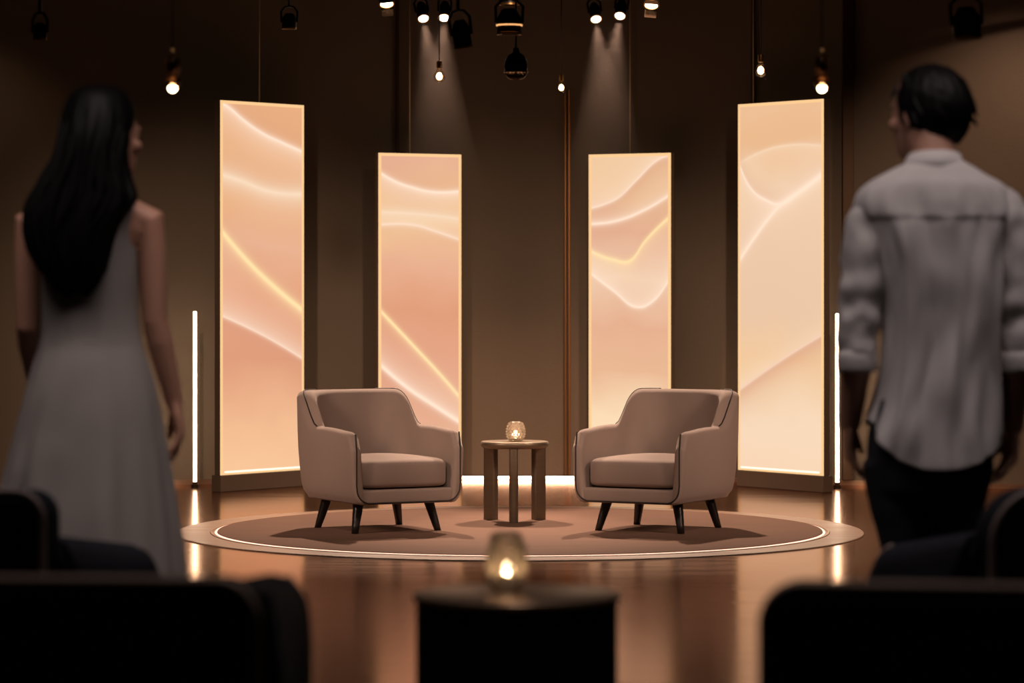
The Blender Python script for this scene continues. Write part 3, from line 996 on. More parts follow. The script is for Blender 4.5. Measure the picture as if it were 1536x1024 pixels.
def build_woman():
    bm = bmesh.new()
    hx, hz = wx(158), wz(203)
    P = head(bm, (hx, .015, hz), R(-45), .96)
    tube(bm, [(hx, .0, hz - .07), (wx(148), -.02, wz(285)), (wx(140), -.03, wz(318))], [.050, .050, .062], 18)
    # trunk
    tab = [(wz(300), wx(92), wx(192), .055), (wz(318), wx(50), wx(224), .075), (wz(345), wx(50), wx(222), .088), (wz(390), wx(72), wx(201), .095),
           (wz(450), wx(75), wx(198), .090), (wz(510), wx(76), wx(200), .085), (wz(570), wx(64), wx(210), .098), (wz(630), wx(55), wx(215), .108), (wz(690), wx(58), wx(212), .100)]
    loft(bm, [oval(((a + b) / 2, -.02, z), (b - a) / 2, ry, 28, 2.3) for z, a, b, ry in tab])
    # shoulders and arms
    for s, sh, el, wr in ((1, (wx(226), -.02, wz(332)), (wx(233), -.015, wz(480)), (wx(260), .03, wz(605))),
                          (-1, (wx(46), -.02, wz(336)), (wx(44), -.02, wz(490)), (wx(50), .12, wz(595)))):
        sh, el, wr = Vector(sh), Vector(el), Vector(wr)
        inn = Vector((sh.x - s * .06, -.02, sh.z + .018))
        tube(bm, [inn, sh, sh.lerp(el, .3), sh.lerp(el, .7), el, el.lerp(wr, .25), el.lerp(wr, .6), wr], [.048, .043, .041, .038, .034, .036, .031, .024], 18)
        d = (wr - el).normalized()
        hand(bm, wr, d * .9 + Vector((0, -.05 if s > 0 else .1, -.3)), (-s * .8, -.2, 0), (s * .25, 1, 0) if s > 0 else (0, 1, .1))
    # legs
    for s in (-1, 1):
        cx = wx(137)
        tube(bm, [(cx + s * .075, -.02, wz(660)), (cx + s * .085, -.015, .60), (cx + s * .08, -.005, .47), (cx + s * .08, -.03, .33), (cx + s * .075, -.02, .10), (cx + s * .075, -.015, .06)],
             [.088, .068, .050, .050, .030, .034], 18)
        tube(bm, [(cx + s * .075, -.035, .035), (cx + s * .078, .05, .033), (cx + s * .082, .14, .022)], [.032, .030, .022], 14, .8)
    bm = fuse(bm, .0055, 4)
    body = link('person', bm, M['skin'])
    body.location = (X(140, WD), WD, 0)
    tag(body, 'woman with long dark hair in a cream dress seen from behind, arms hanging', 'person')
    # dress: bodice and skirt, open at neck, with soft vertical folds
    tab = [(wz(297), wx(92), wx(206), .070), (wz(306), wx(84), wx(209), .086), (wz(330), wx(76), wx(208), .100), (wz(365), wx(69), wx(206), .108), (wz(420), wx(67), wx(206), .104),
           (wz(470), wx(66), wx(206), .098), (wz(510), wx(63), wx(212), .098), (wz(550), wx(53), wx(224), .118), (wz(600), wx(40), wx(236), .140), (wz(660), wx(25), wx(246), .160),
           (wz(740), wx(6), wx(258), .185), (wz(820), wx(-8), wx(267), .21), (wz(885), wx(-18), wx(273), .225)]
    tab = sorted(tab)
    bm = bmesh.new()
    n = 132
    rings = []
    z0, z1 = tab[0][0], tab[-1][0]
    nz = 70
    for j in range(nz + 1):
        z = z0 + (z1 - z0) * j / nz
        a, b, ry = interp(tab, z)
        ring = []
        for i in range(n):
            t = 2 * PI * i / n
            fl = smooth(wz(520), wz(800), z) if False else smooth(-wz(520), -wz(800), -z)
            fold = 1 + fl * (.030 * math.sin(9 * t + .6 + .8 * math.sin(z * 2)) + .022 * math.sin(15 * t + 1.9) + .015 * math.sin(5 * t + 2.5))
            wr = .004 * noise.noise(Vector((math.cos(t) * 3, math.sin(t) * 3, z * 9)))
            ca, sa = math.cos(t), math.sin(t)
            x = math.copysign(abs(ca) ** (2 / 2.3), ca) * ((b - a) / 2) * fold
            y = math.copysign(abs(sa) ** (2 / 2.3), sa) * ry * fold
            zz = z
            # neckline dips between the straps
            if j > nz - 9:
                k = (j - (nz - 9)) / 9
                zz -= k * .055 * math.exp(-((x - wx(140)) / .055) ** 2)
                zz -= k * .02 * smooth(.075, .11, abs(x - wx(148)))
            ring.append(Vector((((a + b) / 2) + x + wr, -.02 + y + wr, zz)))
        rings.append(ring)
    loft(bm, rings, cap=False)
    o = link('dress', bm, M['dress'], body)
    sm = o.modifiers.new('thickness', 'SOLIDIFY'); sm.thickness = .003; sm.offset = 1
    o['label'] = 'cream sleeveless dress flaring from the waist'
    # waist seam
    bm = bmesh.new()
    a, b, ry = interp(tab, wz(512))
    tube(bm, [(p.x, p.y, p.z) for p in oval(((a + b) / 2, -.02, wz(512)), (b - a) / 2 + .001, ry + .001, 60, 2.3)], .0035, 6, loop=True)
    link('waist_seam', bm, M['dress'], o)
    # hair: one full mass with locks and a parting
    tab = [(wz(128), 128, 172, .035, -.012), (wz(135), 113, 186, .070, -.012), (wz(148), 104, 197, .092, -.014), (wz(170), 96, 204, .108, -.020), (wz(195), 93, 203, .112, -.034), (wz(220), 89, 199, .108, -.050),
           (wz(245), 81, 197, .098, -.066), (wz(270), 68, 203, .088, -.080), (wz(300), 52, 212, .076, -.100), (wz(330), 46, 190, .066, -.115), (wz(360), 47, 178, .058, -.125),
           (wz(390), 60, 173, .050, -.130), (wz(412), 76, 167, .042, -.132), (wz(427), 92, 156, .030, -.130), (wz(437), 108, 142, .014, -.128)]
    tab = sorted(tab)
    bm = bmesh.new()
    n = 110; nz = 64; rings = []
    z0, z1 = tab[0][0], tab[-1][0]
    for j in range(nz + 1):
        f = j / nz
        z = z0 + (z1 - z0) * f
        a, b, ry, cy = interp(tab, z)
        a, b = wx(a), wx(b)
        ring = []
        for i in range(n):
            t = 2 * PI * i / n
            lk = 1 + (.035 * math.sin(13 * t + 3 * math.sin(z * 7)) + .02 * math.sin(29 * t + 5 * math.sin(z * 5 + 1))) * smooth(0, .3, 1 - f)
            x = math.cos(t) * (b - a) / 2 * lk
            y = math.sin(t) * ry * lk
            # the face side is open above the shoulder
            zz = z - .012 * math.sin(7 * t) * smooth(.25, 0, f) if False else z + .014 * math.sin(6 * t + 1) * (1 - smooth(0, .2, f))
            p = Vector((((a + b) / 2) + x, cy + y, zz))
            fd = Vector((math.sin(R(45)), math.cos(R(45)), 0))
            q = p - Vector((hx, .015, p.z))
            al = q.dot(fd)
            lim = .060 if z > hz + .055 else (.060 - .052 * smooth(hz + .055, hz - .0, z) if z < hz + .055 else .06)
            if z < hz + .06:
                lim = -.008 + .06 * smooth(hz - .005, hz + .07, z)
                lim = lim if z > wz(300) else .2
            else: lim = .062
            if al > lim: p -= fd * (al - lim) * .92
            ring.append(p)
        rings.append(ring)
    loft(bm, rings)
    for k in range(26):           # loose locks over the surface
        u = random.uniform(-.95, .95)
        za = wz(random.uniform(175, 260)); zb = wz(random.uniform(395, 436))
        pts, rad = [], []
        for s_ in range(9):
            z = za + (zb - za) * s_ / 8
            a, b, ry, cy = interp(tab, z)
            a, b = wx(a), wx(b)
            t = -PI / 2 + u * 1.3
            pts.append(((a + b) / 2 + math.cos(t) * (b - a) / 2 * 1.0 + .006 * math.sin(s_ * 1.3 + k), cy + math.sin(t) * ry * 1.02, z))
            rad.append(.009 * math.sin(PI * (s_ + .6) / 9.2) + .002)
        tube(bm, pts, rad, 8)
    link('hair', bm, M['hair'], body)['label'] = 'long loose black hair'
    for s in (-1, 1):
        cx = wx(137)
        bm = bmesh.new()
        box(bm, (cx + s * .077 - .04, -.07, .001), (cx + s * .077 + .04, .165, .016), .006, 2)
        link('sandal', bm, M['sandal'], body)
    return body


build_woman()

# ---- man in a white shirt
MD = 8.4
MS = FPX / MD
MFY = HY + CAMZ * FPX / MD
def mx(px): return (px - 1402) / MS
def mz(py): return (MFY - py) / MS


def build_man():
    bm = bmesh.new()
    hx, hz = mx(1394), mz(169)
    turn = R(42)
    P = head(bm, (hx, .03, hz), turn, 1.06)
    tube(bm, [(hx, .0, hz - .06), (mx(1398), -.015, mz(225)), (mx(1402), -.02, mz(268))], [.062, .060, .075], 20)
    tab = [(mz(252), mx(1350), mx(1455), .07), (mz(285), mx(1310), mx(1496), .09), (mz(330), mx(1308), mx(1502), .108), (mz(400), mx(1325), mx(1490), .112), (mz(480), mx(1332), mx(1484), .102),
           (mz(560), mx(1326), mx(1484), .100), (mz(640), mx(1315), mx(1484), .105), (mz(690), mx(1315), mx(1478), .100)]
    loft(bm, [oval(((a + b) / 2, -.01, z), (b - a) / 2, ry, 28, 2.4) for z, a, b, ry in tab])
    for s, sh, el, wr in ((-1, (mx(1312), -.01, mz(318)), (mx(1287), -.03, mz(500)), (mx(1279), .05, mz(635))),
                          (1, (mx(1502), -.01, mz(318)), (mx(1524), -.03, mz(500)), (mx(1524), .05, mz(640)))):
        sh, el, wr = Vector(sh), Vector(el), Vector(wr)
        inn = Vector((sh.x - s * .09, -.01, sh.z - .01))
        tube(bm, [inn, sh, sh.lerp(el, .3), sh.lerp(el, .7), el, el.lerp(wr, .25), el.lerp(wr, .6), wr], [.050, .046, .044, .042, .040, .043, .037, .029], 18)
        hand(bm, wr, (wr - el).normalized() * .8 + Vector((-s * .06, .0, -.4)), (-s, -.25, 0), (s * .2, 1, 0))
    for s, kx, ax in ((-1, 1350, 1362), (1, 1436, 1422)):
        tube(bm, [(mx(1400) + s * .085, -.01, mz(690)), (mx(kx), .005, .52), (mx(ax), -.015, .10), (mx(ax), -.01, .06)], [.070, .048, .036, .036], 18)
        tube(bm, [(mx(ax), -.04, .045), (mx(ax) + s * .01, .06, .04), (mx(ax) + s * .02, .16, .03)], [.036, .038, .028], 14, .8)
    bm = fuse(bm, .006, 4)
    body = link('person', bm, M['skin_man'])
    body.location = (X(1402, MD), MD, 0)
    tag(body, 'man with short dark hair in a white shirt and dark trousers seen from behind', 'person')
    # hair: short, fuller on top
    bm = bmesh.new()
    rot = Matrix.Rotation(turn, 3, 'Z')
    c = Vector((hx, .03, hz))
    nz, n = 34, 84
    rings = []
    for j in range(nz + 1):
        th = PI * (.02 + .60 * j / nz)
        ring = []
        for i in range(n):
            ph = 2 * PI * i / n
            # local direction, y = face direction
            dx, dy, dz = math.sin(th) * math.cos(ph), math.sin(th) * math.sin(ph), math.cos(th)
            front = smooth(.1, .8, dy)
            back = smooth(.0, -.8, dy)
            # hairline: shorter over the face, longer at the nape
            thl = PI * (.02 + (.60 + .13 * back - .30 * front) * j / nz)
            dx, dy, dz = math.sin(thl) * math.cos(ph), math.sin(thl) * math.sin(ph), math.cos(thl)
            k = 1 + .030 * noise.noise(Vector((dx * 5, dy * 5, dz * 5 + 3))) + .014 * math.sin(23 * ph + 4 * dz)
            taper = 1 - .10 * smooth(.55, 1., j / nz)
            rx, ry, rz = .099 * k * taper, .122 * k * taper, .126 * k
            ring.append(c + rot @ Vector((dx * rx, -.012 + dy * ry, .004 + dz * rz)))
        rings.append(ring)
    loft(bm, rings)
    for k in range(70):            # short tufts
        ph = random.uniform(0, 2 * PI); th = R(random.uniform(8, 100))
        dx, dy, dz = math.sin(th) * math.cos(ph), math.sin(th) * math.sin(ph), math.cos(th)
        if (dy > .45 and dz < .45) or dz > .72: continue
        p = c + rot @ Vector((dx * .097, -.012 + dy * .119, .004 + dz * .123))
        tdir = rot @ Vector((dx * .3 - dy * .5, dy * .3 + dx * .3, -.55 if dz < .8 else .1))
        tdir.normalize()
        q = rot @ Vector((dx, dy, dz))
        tube(bm, [p - tdir * .012, p - q * .002 + tdir * .012, p - q * .005 + tdir * .030], [.006, .006, .002], 6)
    link('hair', bm, M['hair'], body)['label'] = 'short thick black hair'
    # shirt body
    tab = [(mz(243), 1368, 1440, .062), (mz(252), 1346, 1456, .078), (mz(264), 1322, 1476, .092), (mz(276), 1302, 1500, .106), (mz(292), 1288, 1516, .114), (mz(315), 1286, 1522, .122), (mz(345), 1298, 1514, .128), (mz(400), 1318, 1504, .132),
           (mz(470), 1326, 1500, .126), (mz(540), 1322, 1497, .124), (mz(600), 1308, 1499, .132), (mz(650), 1296, 1502, .140), (mz(690), 1290, 1505, .144)]
    tab = sorted(tab)
    bm = bmesh.new()
    n = 140; nz = 110; rings = []
    z0, z1 = tab[0][0], tab[-1][0]
    for j in range(nz + 1):
        f = j / nz
        ring = []
        for i in range(n):
            t = 2 * PI * i / n
            ca, sa = math.cos(t), math.sin(t)
            # curved shirt tail: longest at the back, short at the sides
            hem = z0 + .115 * abs(ca) ** 2.2 * (1. if ca < 0 else .62) - .02 * max(0, -sa)
            z = hem + (z1 - hem) * f
            a, b, ry = interp(tab, z)
            a, b = mx(a), mx(b)
            low = smooth(mz(690), mz(430), z)
            fold = 1 + (1 - smooth(.80, .95, f)) * (.012 * math.sin(8 * t + 1.1 + 1.2 * math.sin(z * 4)) + .010 * math.sin(13 * t + .5 + z * 3))
            wv = .017 * noise.noise(Vector((ca * 2.2 + z * 1.2, sa * 2.2, z * 5))) + .010 * noise.noise(Vector((ca * 6, sa * 6 + z * 4, z * 7)))
            wv *= 1 - smooth(.85, .98, f)
            x = math.copysign(abs(ca) ** (2 / 2.35), ca) * (b - a) / 2 * fold
            y = math.copysign(abs(sa) ** (2 / 2.35), sa) * ry * fold
            # pleat folds from the yoke down the back
            if sa < 0:
                yk = 1 - smooth(mz(335), mz(318), z)
                wv += .0055 * smooth(mz(330), mz(325), z) * smooth(0, -.35, sa)
                y -= yk * .010 * math.exp(-((x - mx(1410)) / .02) ** 2) + yk * .006 * math.exp(-((x - mx(1360)) / .018) ** 2) + yk * .006 * math.exp(-((x - mx(1462)) / .018) ** 2)
            r_ = Vector((ca, sa, 0)) * wv
            ring.append(Vector(((a + b) / 2 + x + r_.x, -.01 + y + r_.y, z)))
        rings.append(ring)
    loft(bm, rings, cap=False)
    sh_ = link('shirt', bm, M['shirt'], body)
    sm = sh_.modifiers.new('thickness', 'SOLIDIFY'); sm.thickness = .003; sm.offset = 1
    sh_['label'] = 'white untucked shirt with curved tail'
    # sleeves rolled to the elbow
    for s, pts, rad in ((-1, [(1345, 312), (1318, 315), (1304, 345), (1298, 400), (1290, 455), (1285, 500), (1284, 545)], [.058, .065, .066, .063, .057, .052, .048]),
                        (1, [(1468, 312), (1496, 315), (1511, 345), (1519, 400), (1525, 455), (1528, 500), (1527, 545)], [.058, .065, .066, .063, .057, .052, .048])):
        bm = bmesh.new()
        tt = []
        N_ = 44
        for j in range(N_ + 1):
            f = j / N_ * (len(pts) - 1)
            i0 = min(int(f), len(pts) - 2); fr = f - i0
            p = Vector(pts[i0]).lerp(Vector(pts[i0 + 1]), fr)
            r = rad[i0] + (rad[i0 + 1] - rad[i0]) * fr
            tt.append((Vector((mx(p.x), -.012 - .018 * j / N_, mz(p.y))), r))
        # smooth the path
        for _ in range(6):
            tt = [tt[0]] + [((tt[k - 1][0] + tt[k][0] * 2 + tt[k + 1][0]) / 4, tt[k][1]) for k in range(1, N_)] + [tt[-1]]
        rings = []
        for k, (p, r) in enumerate(tt):
            d = (tt[min(k + 1, N_)][0] - tt[max(k - 1, 0)][0]).normalized()
            u = Vector((0, 1, 0)); u = (u - d * u.dot(d)).normalized(); w = d.cross(u)
            ring = []
            for i in range(48):
                t = 2 * PI * i / 48
                kf = 1 + .13 * noise.noise(Vector((math.cos(t) * 1.6, math.sin(t) * 1.6 + s * 5, k * .28))) + .05 * math.sin(k * .75 + 2 * math.sin(t + s)) * smooth(.25, .6, k / N_)
                ring.append(p + (u * math.cos(t) + w * math.sin(t)) * r * kf)
            rings.append(ring)
        loft(bm, rings, cap=False)
        slv = link('sleeve', bm, M['shirt'], sh_)
        sm = slv.modifiers.new('thickness', 'SOLIDIFY'); sm.thickness = .003; sm.offset = 1
        # rolled cuff
        bm = bmesh.new()
        pe = tt[-1][0]
        prof = [(.049, .034), (.0535, .028), (.0545, .012), (.0535, -.012), (.0505, -.022), (.046, -.020), (.045, .0), (.047, .03)]
        rings = [[pe + Vector((r * math.cos(2 * PI * i / 36), r * math.sin(2 * PI * i / 36), z)) for i in range(36)] for r, z in prof]
        loft(bm, rings, loop=True)
        link('cuff', bm, M['shirt'], sh_)
    # collar
    bm = bmesh.new()
    cx_ = mx(1402)
    rings = []
    for rx, ry, z, dz in ((.066, .066, mz(255), 0), (.068, .067, mz(228), .0), (.071, .070, mz(226), 0), (.086, .082, mz(252), -.002), (.083, .079, mz(254), 0), (.071, .070, mz(240), 0)):
        ring = []
        for i in range(60):
            t = 2 * PI * i / 60
            ca, sa = math.cos(t), math.sin(t)
            fwd = .5 + .5 * sa
            ring.append(Vector((cx_ + rx * ca - .004, -.015 + ry * sa, z - .028 * fwd)))
        rings.append(ring)
    loft(bm, rings, loop=True)
    link('collar', bm, M['shirt'], sh_)
    # trousers
    bm = bmesh.new()
    tab = [(mz(590), mx(1316), mx(1486), .112), (mz(650), mx(1300), mx(1492), .124), (mz(700), mx(1299), mx(1488), .124), (mz(735), mx(1305), mx(1478), .115), (mz(752), mx(1318), mx(1466), .09)]
    loft(bm, [oval(((a + b) / 2, -.01, z), (b - a) / 2, ry, 36, 2.4) for z, a, b, ry in sorted(tab)])
    for s, seq in ((-1, [(1345, 690, .094), (1350, 760, .082), (1360, 820, .070), (1364, 900, .060), (1366, 990, .056), (1367, 1085, .056)]),
                   (1, [(1440, 690, .094), (1427, 760, .082), (1418, 820, .070), (1418, 900, .060), (1420, 990, .056), (1422, 1085, .056)])):
        tube(bm, [(mx(a), -.01, mz(b)) for a, b, r in seq], [r for a, b, r in seq], 24, round_ends=False)
    bm = fuse(bm, .007, 5)
    for v in bm.verts:
        v.co += v.normal * (.004 * noise.noise(Vector((v.co.x * 9, v.co.y * 9, v.co.z * 14))))
    link('trousers', bm, M['trousers'], body)['label'] = 'dark navy trousers'
    for px, s in ((1364, -1), (1422, 1)):
        bm = bmesh.new()
        rings = []
        for y, rx, h in ((-.075, .020, .05), (-.06, .036, .07), (0, .040, .075), (.06, .043, .07), (.13, .045, .055), (.19, .036, .042), (.215, .016, .03)):
            rings.append([Vector((mx(px) + s * (y + .07) * .08 + rx * math.cos(t), y, .002 + h * .5 + h * .5 * math.sin(t))) for t in [2 * PI * i / 20 for i in range(20)]])
        loft(bm, rings)
        link('shoe', bm, M['shoe'], body)
    return body


build_man()


# ------------------------------------------------------------------ lamps overhead
def pendant_bulb(px, py, d, s, label, glass_vis=True):
    z = Z(py, d)
    t = empty('pendant_lamp', (X(px, d), d, z))
    tag(t, label, 'pendant lamp', 'bare bulb pendants')
    bm = bmesh.new(); tube(bm, [(0, 0, .075 * s), (0, 0, TOPZ - z - .002)], .0035, 8, round_ends=False); link('cord', bm, M['black'], t)
    bm = bmesh.new(); lathe(bm, [(.008 * s, .088 * s), (.016 * s, .084 * s), (.0165 * s, .05 * s), (.0145 * s, .044 * s)], 20); autosmooth(link('socket', bm, M['brass'], t))
    bm = bmesh.new()
    prof = [(.0135, .044), (.015, .036), (.022, .024), (.0305, .008), (.0335, -.006), (.031, -.02), (.022, -.032), (.010, -.038), (.002, -.0395)]
    inner = [(max(.0008, r - .0012), zz + (.0006 if k < 7 else .0012)) for k, (r, zz) in enumerate(prof)]
    lathe(bm, [(r * s, zz * s) for r, zz in prof + inner[::-1]], 28)
    link('bulb', bm, M['bulb_glass'], t)
    bm = bmesh.new(); lathe(bm, [(.003 * s, .020 * s), (.010 * s, .014 * s), (.0155 * s, .002 * s), (.0155 * s, -.009 * s), (.010 * s, -.018 * s), (.003 * s, -.021 * s)], 18)
    link('filament', bm, M['glow'], t)['label'] = 'glowing filament'
    return t


pendant_bulb(1141, 105, 17.3, 1.0, 'clear bulb pendant with brass socket glowing above the tall panel beside the man')
pendant_bulb(659, 114, 18.2, 1.0, 'glowing bare bulb pendant hanging just below a pair of twin spotlights')
pendant_bulb(842, 131, 18.6, .85, 'small glowing bulb pendant beside the copper wall strip')


def bottle_pendant(px, py, d, label):
    z = Z(py, d)
    t = empty('pendant_lamp', (X(px, d), d, z))
    tag(t, label, 'pendant lamp', 'glass bottle pendants')
    bm = bmesh.new(); tube(bm, [(0, 0, .118), (0, 0, TOPZ - z - .002)], .0025, 8, round_ends=False); link('cord', bm, M['black'], t)
    bm = bmesh.new(); lathe(bm, [(.004, .120), (.009, .117), (.009, .100), (.006, .096)], 18); link('socket', bm, M['brass'], t)
    bm = bmesh.new()
    prof = [(.006, .096), (.017, .092), (.021, .084), (.021, .048), (.016, .040), (.016, .036), (.024, .028), (.026, .018), (.021, .008), (.017, .004)]
    inn = [(r - .0015, zz) for r, zz in prof]
    lathe(bm, [(r, zz) for r, zz in prof + inn[::-1]], 28, cap=False)
    link('shade', bm, M['amber_glass'], t)
    bm = bmesh.new(); lathe(bm, [(.005, .094), (.012, .09), (.012, .055), (.005, .05)], 16); link('holder', bm, M['black'], t)
    bm = bmesh.new(); lathe(bm, [(.012, .035), (.013, .031), (.012, .026)], 16); link('collar', bm, M['brass'], t)
    bm = bmesh.new(); ellipsoid(bm, (0, 0, 0), (.0125, .0125, .0125)); link('bulb', bm, M['glow'], t)['label'] = 'glowing globe bulb'


bottle_pendant(259, 132, 9.4, 'glass bottle pendant with a round glowing bulb hanging beside the woman\'s head')
bottle_pendant(1233, 132, 9.4, 'glass bottle pendant with a round glowing bulb hanging above the panel beside the man')

# lighting pipes that carry the spotlights
def pipe(y, z, x0, x1, label):
    bm = bmesh.new(); tube(bm, [(x0, y, z), (x1, y, z)], .022, 14)
    for x in (x0 + .3, (x0 + x1) / 2, x1 - .3):
        tube(bm, [(x, y, z), (x, y, TOPZ - .002)], .008, 8, round_ends=False)
    tag(link('lighting_pipe', bm, M['black']), label, 'pipe', 'black lighting pipes under the ceiling')


PD = 18.35
PZ = Z(-8, PD)
pipe(PD, PZ, -3.3, 3.3, 'black lighting pipe near the wall carrying the glowing twin spotlights')


def spot(px, py, d, aim, r, ln, label, lit=None, doors=False, hang=None, group='black stage spotlights', rings=False):
    """can spotlight whose front face sits at px, py; aim is the direction it throws"""
    p = Vector((X(px, d), d, Z(py, d)))
    t = empty('spotlight', p)
    tag(t, label, 'spotlight', group)
    aim = Vector(aim).normalized()
    q = Vector((0, 0, -1)).rotation_difference(aim).to_matrix()
    tf = lambda v: q @ Vector(v)

    def part(name, bm, mat):
        for v in bm.verts: v.co = tf(v.co)
        return autosmooth(link(name, bm, mat, t), 40)
    bm = bmesh.new()
    lathe(bm, [(r * .80, .006), (r * .92, 0), (r, .002), (r, ln * .62), (r * .96, ln * .66), (r * .7, ln * .9), (r * .5, ln), (r * .1, ln)], 32, cap=True)
    part('can', bm, M['black'])
    bm = bmesh.new(); lathe(bm, [(r * .10, -r * .62), (r * .45, -r * .52), (r * .70, -r * .30), (r * .82, -.004), (r * .84, .003)] if lit and not doors else [(r * .10, -.002), (r * .84, -.002), (r * .84, .003)], 28)
    part('lens', bm, lit or M['amber_glass'])
    if rings:
        bm = bmesh.new(); disc(bm, r * 1.0, r * 1.08, ln * .30, ln * .36, 40, .001); part('ring', bm, M['ring_glow'])['label'] = 'thin orange glowing ring'
    bm = bmesh.new()
    disc(bm, r * .86, r * 1.04, -.006, .004, 32, .001)
    part('rim', bm, M['brass'])
    # yoke
    bm = bmesh.new()
    mid = ln * .45
    tube(bm, [(-r * 1.08, 0, mid), (-r * 1.12, 0, ln + .01), (-r * .6, 0, ln + .035), (0, 0, ln + .04), (r * .6, 0, ln + .035), (r * 1.12, 0, ln + .01), (r * 1.08, 0, mid)], .006, 8)
    part('yoke', bm, M['black'])
    if doors:
        for sx, ang in ((-1, 35), (1, 35)):
            bm = bmesh.new()
            box(bm, (-r * .8, -.0015, -r * 1.2), (r * .8, .0015, 0), .001, 1)
            bmesh.ops.rotate(bm, cent=(0, 0, 0), matrix=Matrix.Rotation(R(ang) * sx, 3, 'X'), verts=bm.verts)
            for v in bm.verts: v.co.y += sx * r * .95
            part('barn_door', bm, M['copper_dim'])
    # stem up to the pipe or ceiling
    top = TOPZ - p.z - .002 if hang is None else hang - p.z
    s0 = tf((0, 0, ln + .04))
    if top > s0.z + .01:
        bm = bmesh.new(); tube(bm, [s0, (s0.x, s0.y, top)], .007, 8, round_ends=False)
        link('stem', bm, M['black'], t)
    return p, aim


DN = (0, 0, -1)
BEAMS = []
for px, py, ax, lab in ((635, 24, .20, 'glowing twin spotlight beside the wire of the shorter panel on the woman\'s side'),
                        (666, 23, -.04, 'glowing twin spotlight straight above the bare bulb pendant'),
                        (894, 25, .12, 'glowing twin spotlight beside the thin wire, the one closer to the copper wall strip'),
                        (930, 20, -.17, 'glowing twin spotlight touching the thin wire over the shorter panel on the man\'s side')):
    p, a = spot(px, py + 3, 18.6, (ax, -.8, -1), .034, .12, lab, lit=M['glow_soft'], group='glowing twin spotlights')
    BEAMS.append((p, Vector((ax, -.35, -1)).normalized(), ax))
spot(580, 5, 15.0, (.1, -.55, -1), .036, .13, 'lit spotlight with open barn doors above the shorter panel on the woman\'s side', lit=M['glow_soft'], doors=True)
spot(977, 7, 15.0, (-.1, -.55, -1), .036, .13, 'lit spotlight with open barn doors above the shorter panel on the man\'s side', lit=M['glow_soft'], doors=True)
spot(764, 50, 13.0, DN, .050, .10, 'black can spotlight with an orange ring over the middle of the stage', rings=True)
spot(764, 6, 15.5, DN, .050, .10, 'black can spotlight at the top edge above the orange-ringed one')
spot(695, 68, 12.4, (.15, .25, -1), .036, .10, 'unlit black spotlight hanging beside the glowing bare bulb')
spot(1451, 56, 10.5, (.05, 0, -1), .046, .10, 'unlit black can spotlight above the man\'s head')
spot(434, 42, 17.5, DN, .040, .08, 'small unlit black spotlight above the tall panel beside the woman')
spot(60, 58, 12.0, DN, .025, .06, 'small unlit black spotlight above the woman beside the wall glow')


def dark_globe(px, py, d):
    z = Z(py, d)
    t = empty('pendant_lamp', (X(px, d), d, z))
    tag(t, 'unlit black globe pendant with amber glints over the middle of the stage', 'pendant lamp')
    bm = bmesh.new(); tube(bm, [(0, 0, .075), (0, 0, TOPZ - z - .002)], .004, 8, round_ends=False); link('cord', bm, M['black'], t)
    bm = bmesh.new(); lathe(bm, [(.006, .085), (.014, .08), (.016, .062), (.036, .05), (.05, .028), (.053, .0), (.05, -.022)], 32); link('shade', bm, M['black'], t)
    bm = bmesh.new(); lathe(bm, [(.05, -.0225), (.047, -.036), (.037, -.05), (.02, -.058), (.004, -.06)], 32); link('diffuser', bm, M['amber_glass'], t)
    bm = bmesh.new(); disc(bm, .0505, .054, -.026, -.019, 36, .001); link('rim', bm, M['brass'], t)


dark_globe(774, 100, 14.0)


# ------------------------------------------------------------------ haze caught in the twin beams
hm, hnt, hout = new_mat('stage haze')
vs = hnt.nodes.new('ShaderNodeVolumeScatter')
htc = hnt.nodes.new('ShaderNodeTexCoord')
hsp = hnt.nodes.new('ShaderNodeSeparateXYZ'); hnt.links.new(htc.outputs['Generated'], hsp.inputs[0])
hmr = hnt.nodes.new('ShaderNodeMapRange'); hmr.interpolation_type = 'SMOOTHSTEP'
hmr.inputs[1].default_value, hmr.inputs[2].default_value, hmr.inputs[3].default_value, hmr.inputs[4].default_value = 0, .95, 0, .10
hnt.links.new(hsp.outputs[2], hmr.inputs[0]); hnt.links.new(hmr.outputs[0], vs.inputs['Density'])
hnt.links.new(vs.outputs[0], hout.inputs['Volume'])
for pair, lab in ((BEAMS[:2], 'soft hazy light beams under the twin spotlights above the bare bulb pendant'), (BEAMS[2:], 'soft hazy light beams under the twin spotlights beside the thin wire, towards the man')):
    bm = bmesh.new()
    xs = [p.x for p, a, ax in pair]
    zt, yb = min(p.z for p, a, ax in pair) - .026, pair[0][0].y
    rings = []
    for k in range(7):
        dz = 1.25 * k / 6
        x0 = min(p.x + ax * dz * .7 for p, a, ax in pair) - .035 - .22 * dz
        x1 = max(p.x + ax * dz * .7 for p, a, ax in pair) + .035 + .22 * dz
        c = Vector(((x0 + x1) / 2, yb + .06 * dz, zt - dz))
        rings.append(oval(c, (x1 - x0) / 2, .05 + .16 * dz, 32, 2.6))
    loft(bm, rings)
    tag(link('haze', bm, hm), lab, 'haze', kind='stuff')

# ------------------------------------------------------------------ light
def add_light(kind, name, loc, target, energy, color, **kw):
    l = bpy.data.lights.new(name, kind)
    l.energy = energy; l.color = color
    for k, v in kw.items(): setattr(l, k, v)
    o = bpy.data.objects.new(name, l)
    COL.objects.link(o)
    o.location = loc
    o.rotation_euler = (Vector(target) - Vector(loc)).to_track_quat('-Z', 'Y').to_euler()
    return o


WARM = (1., .72, .50)
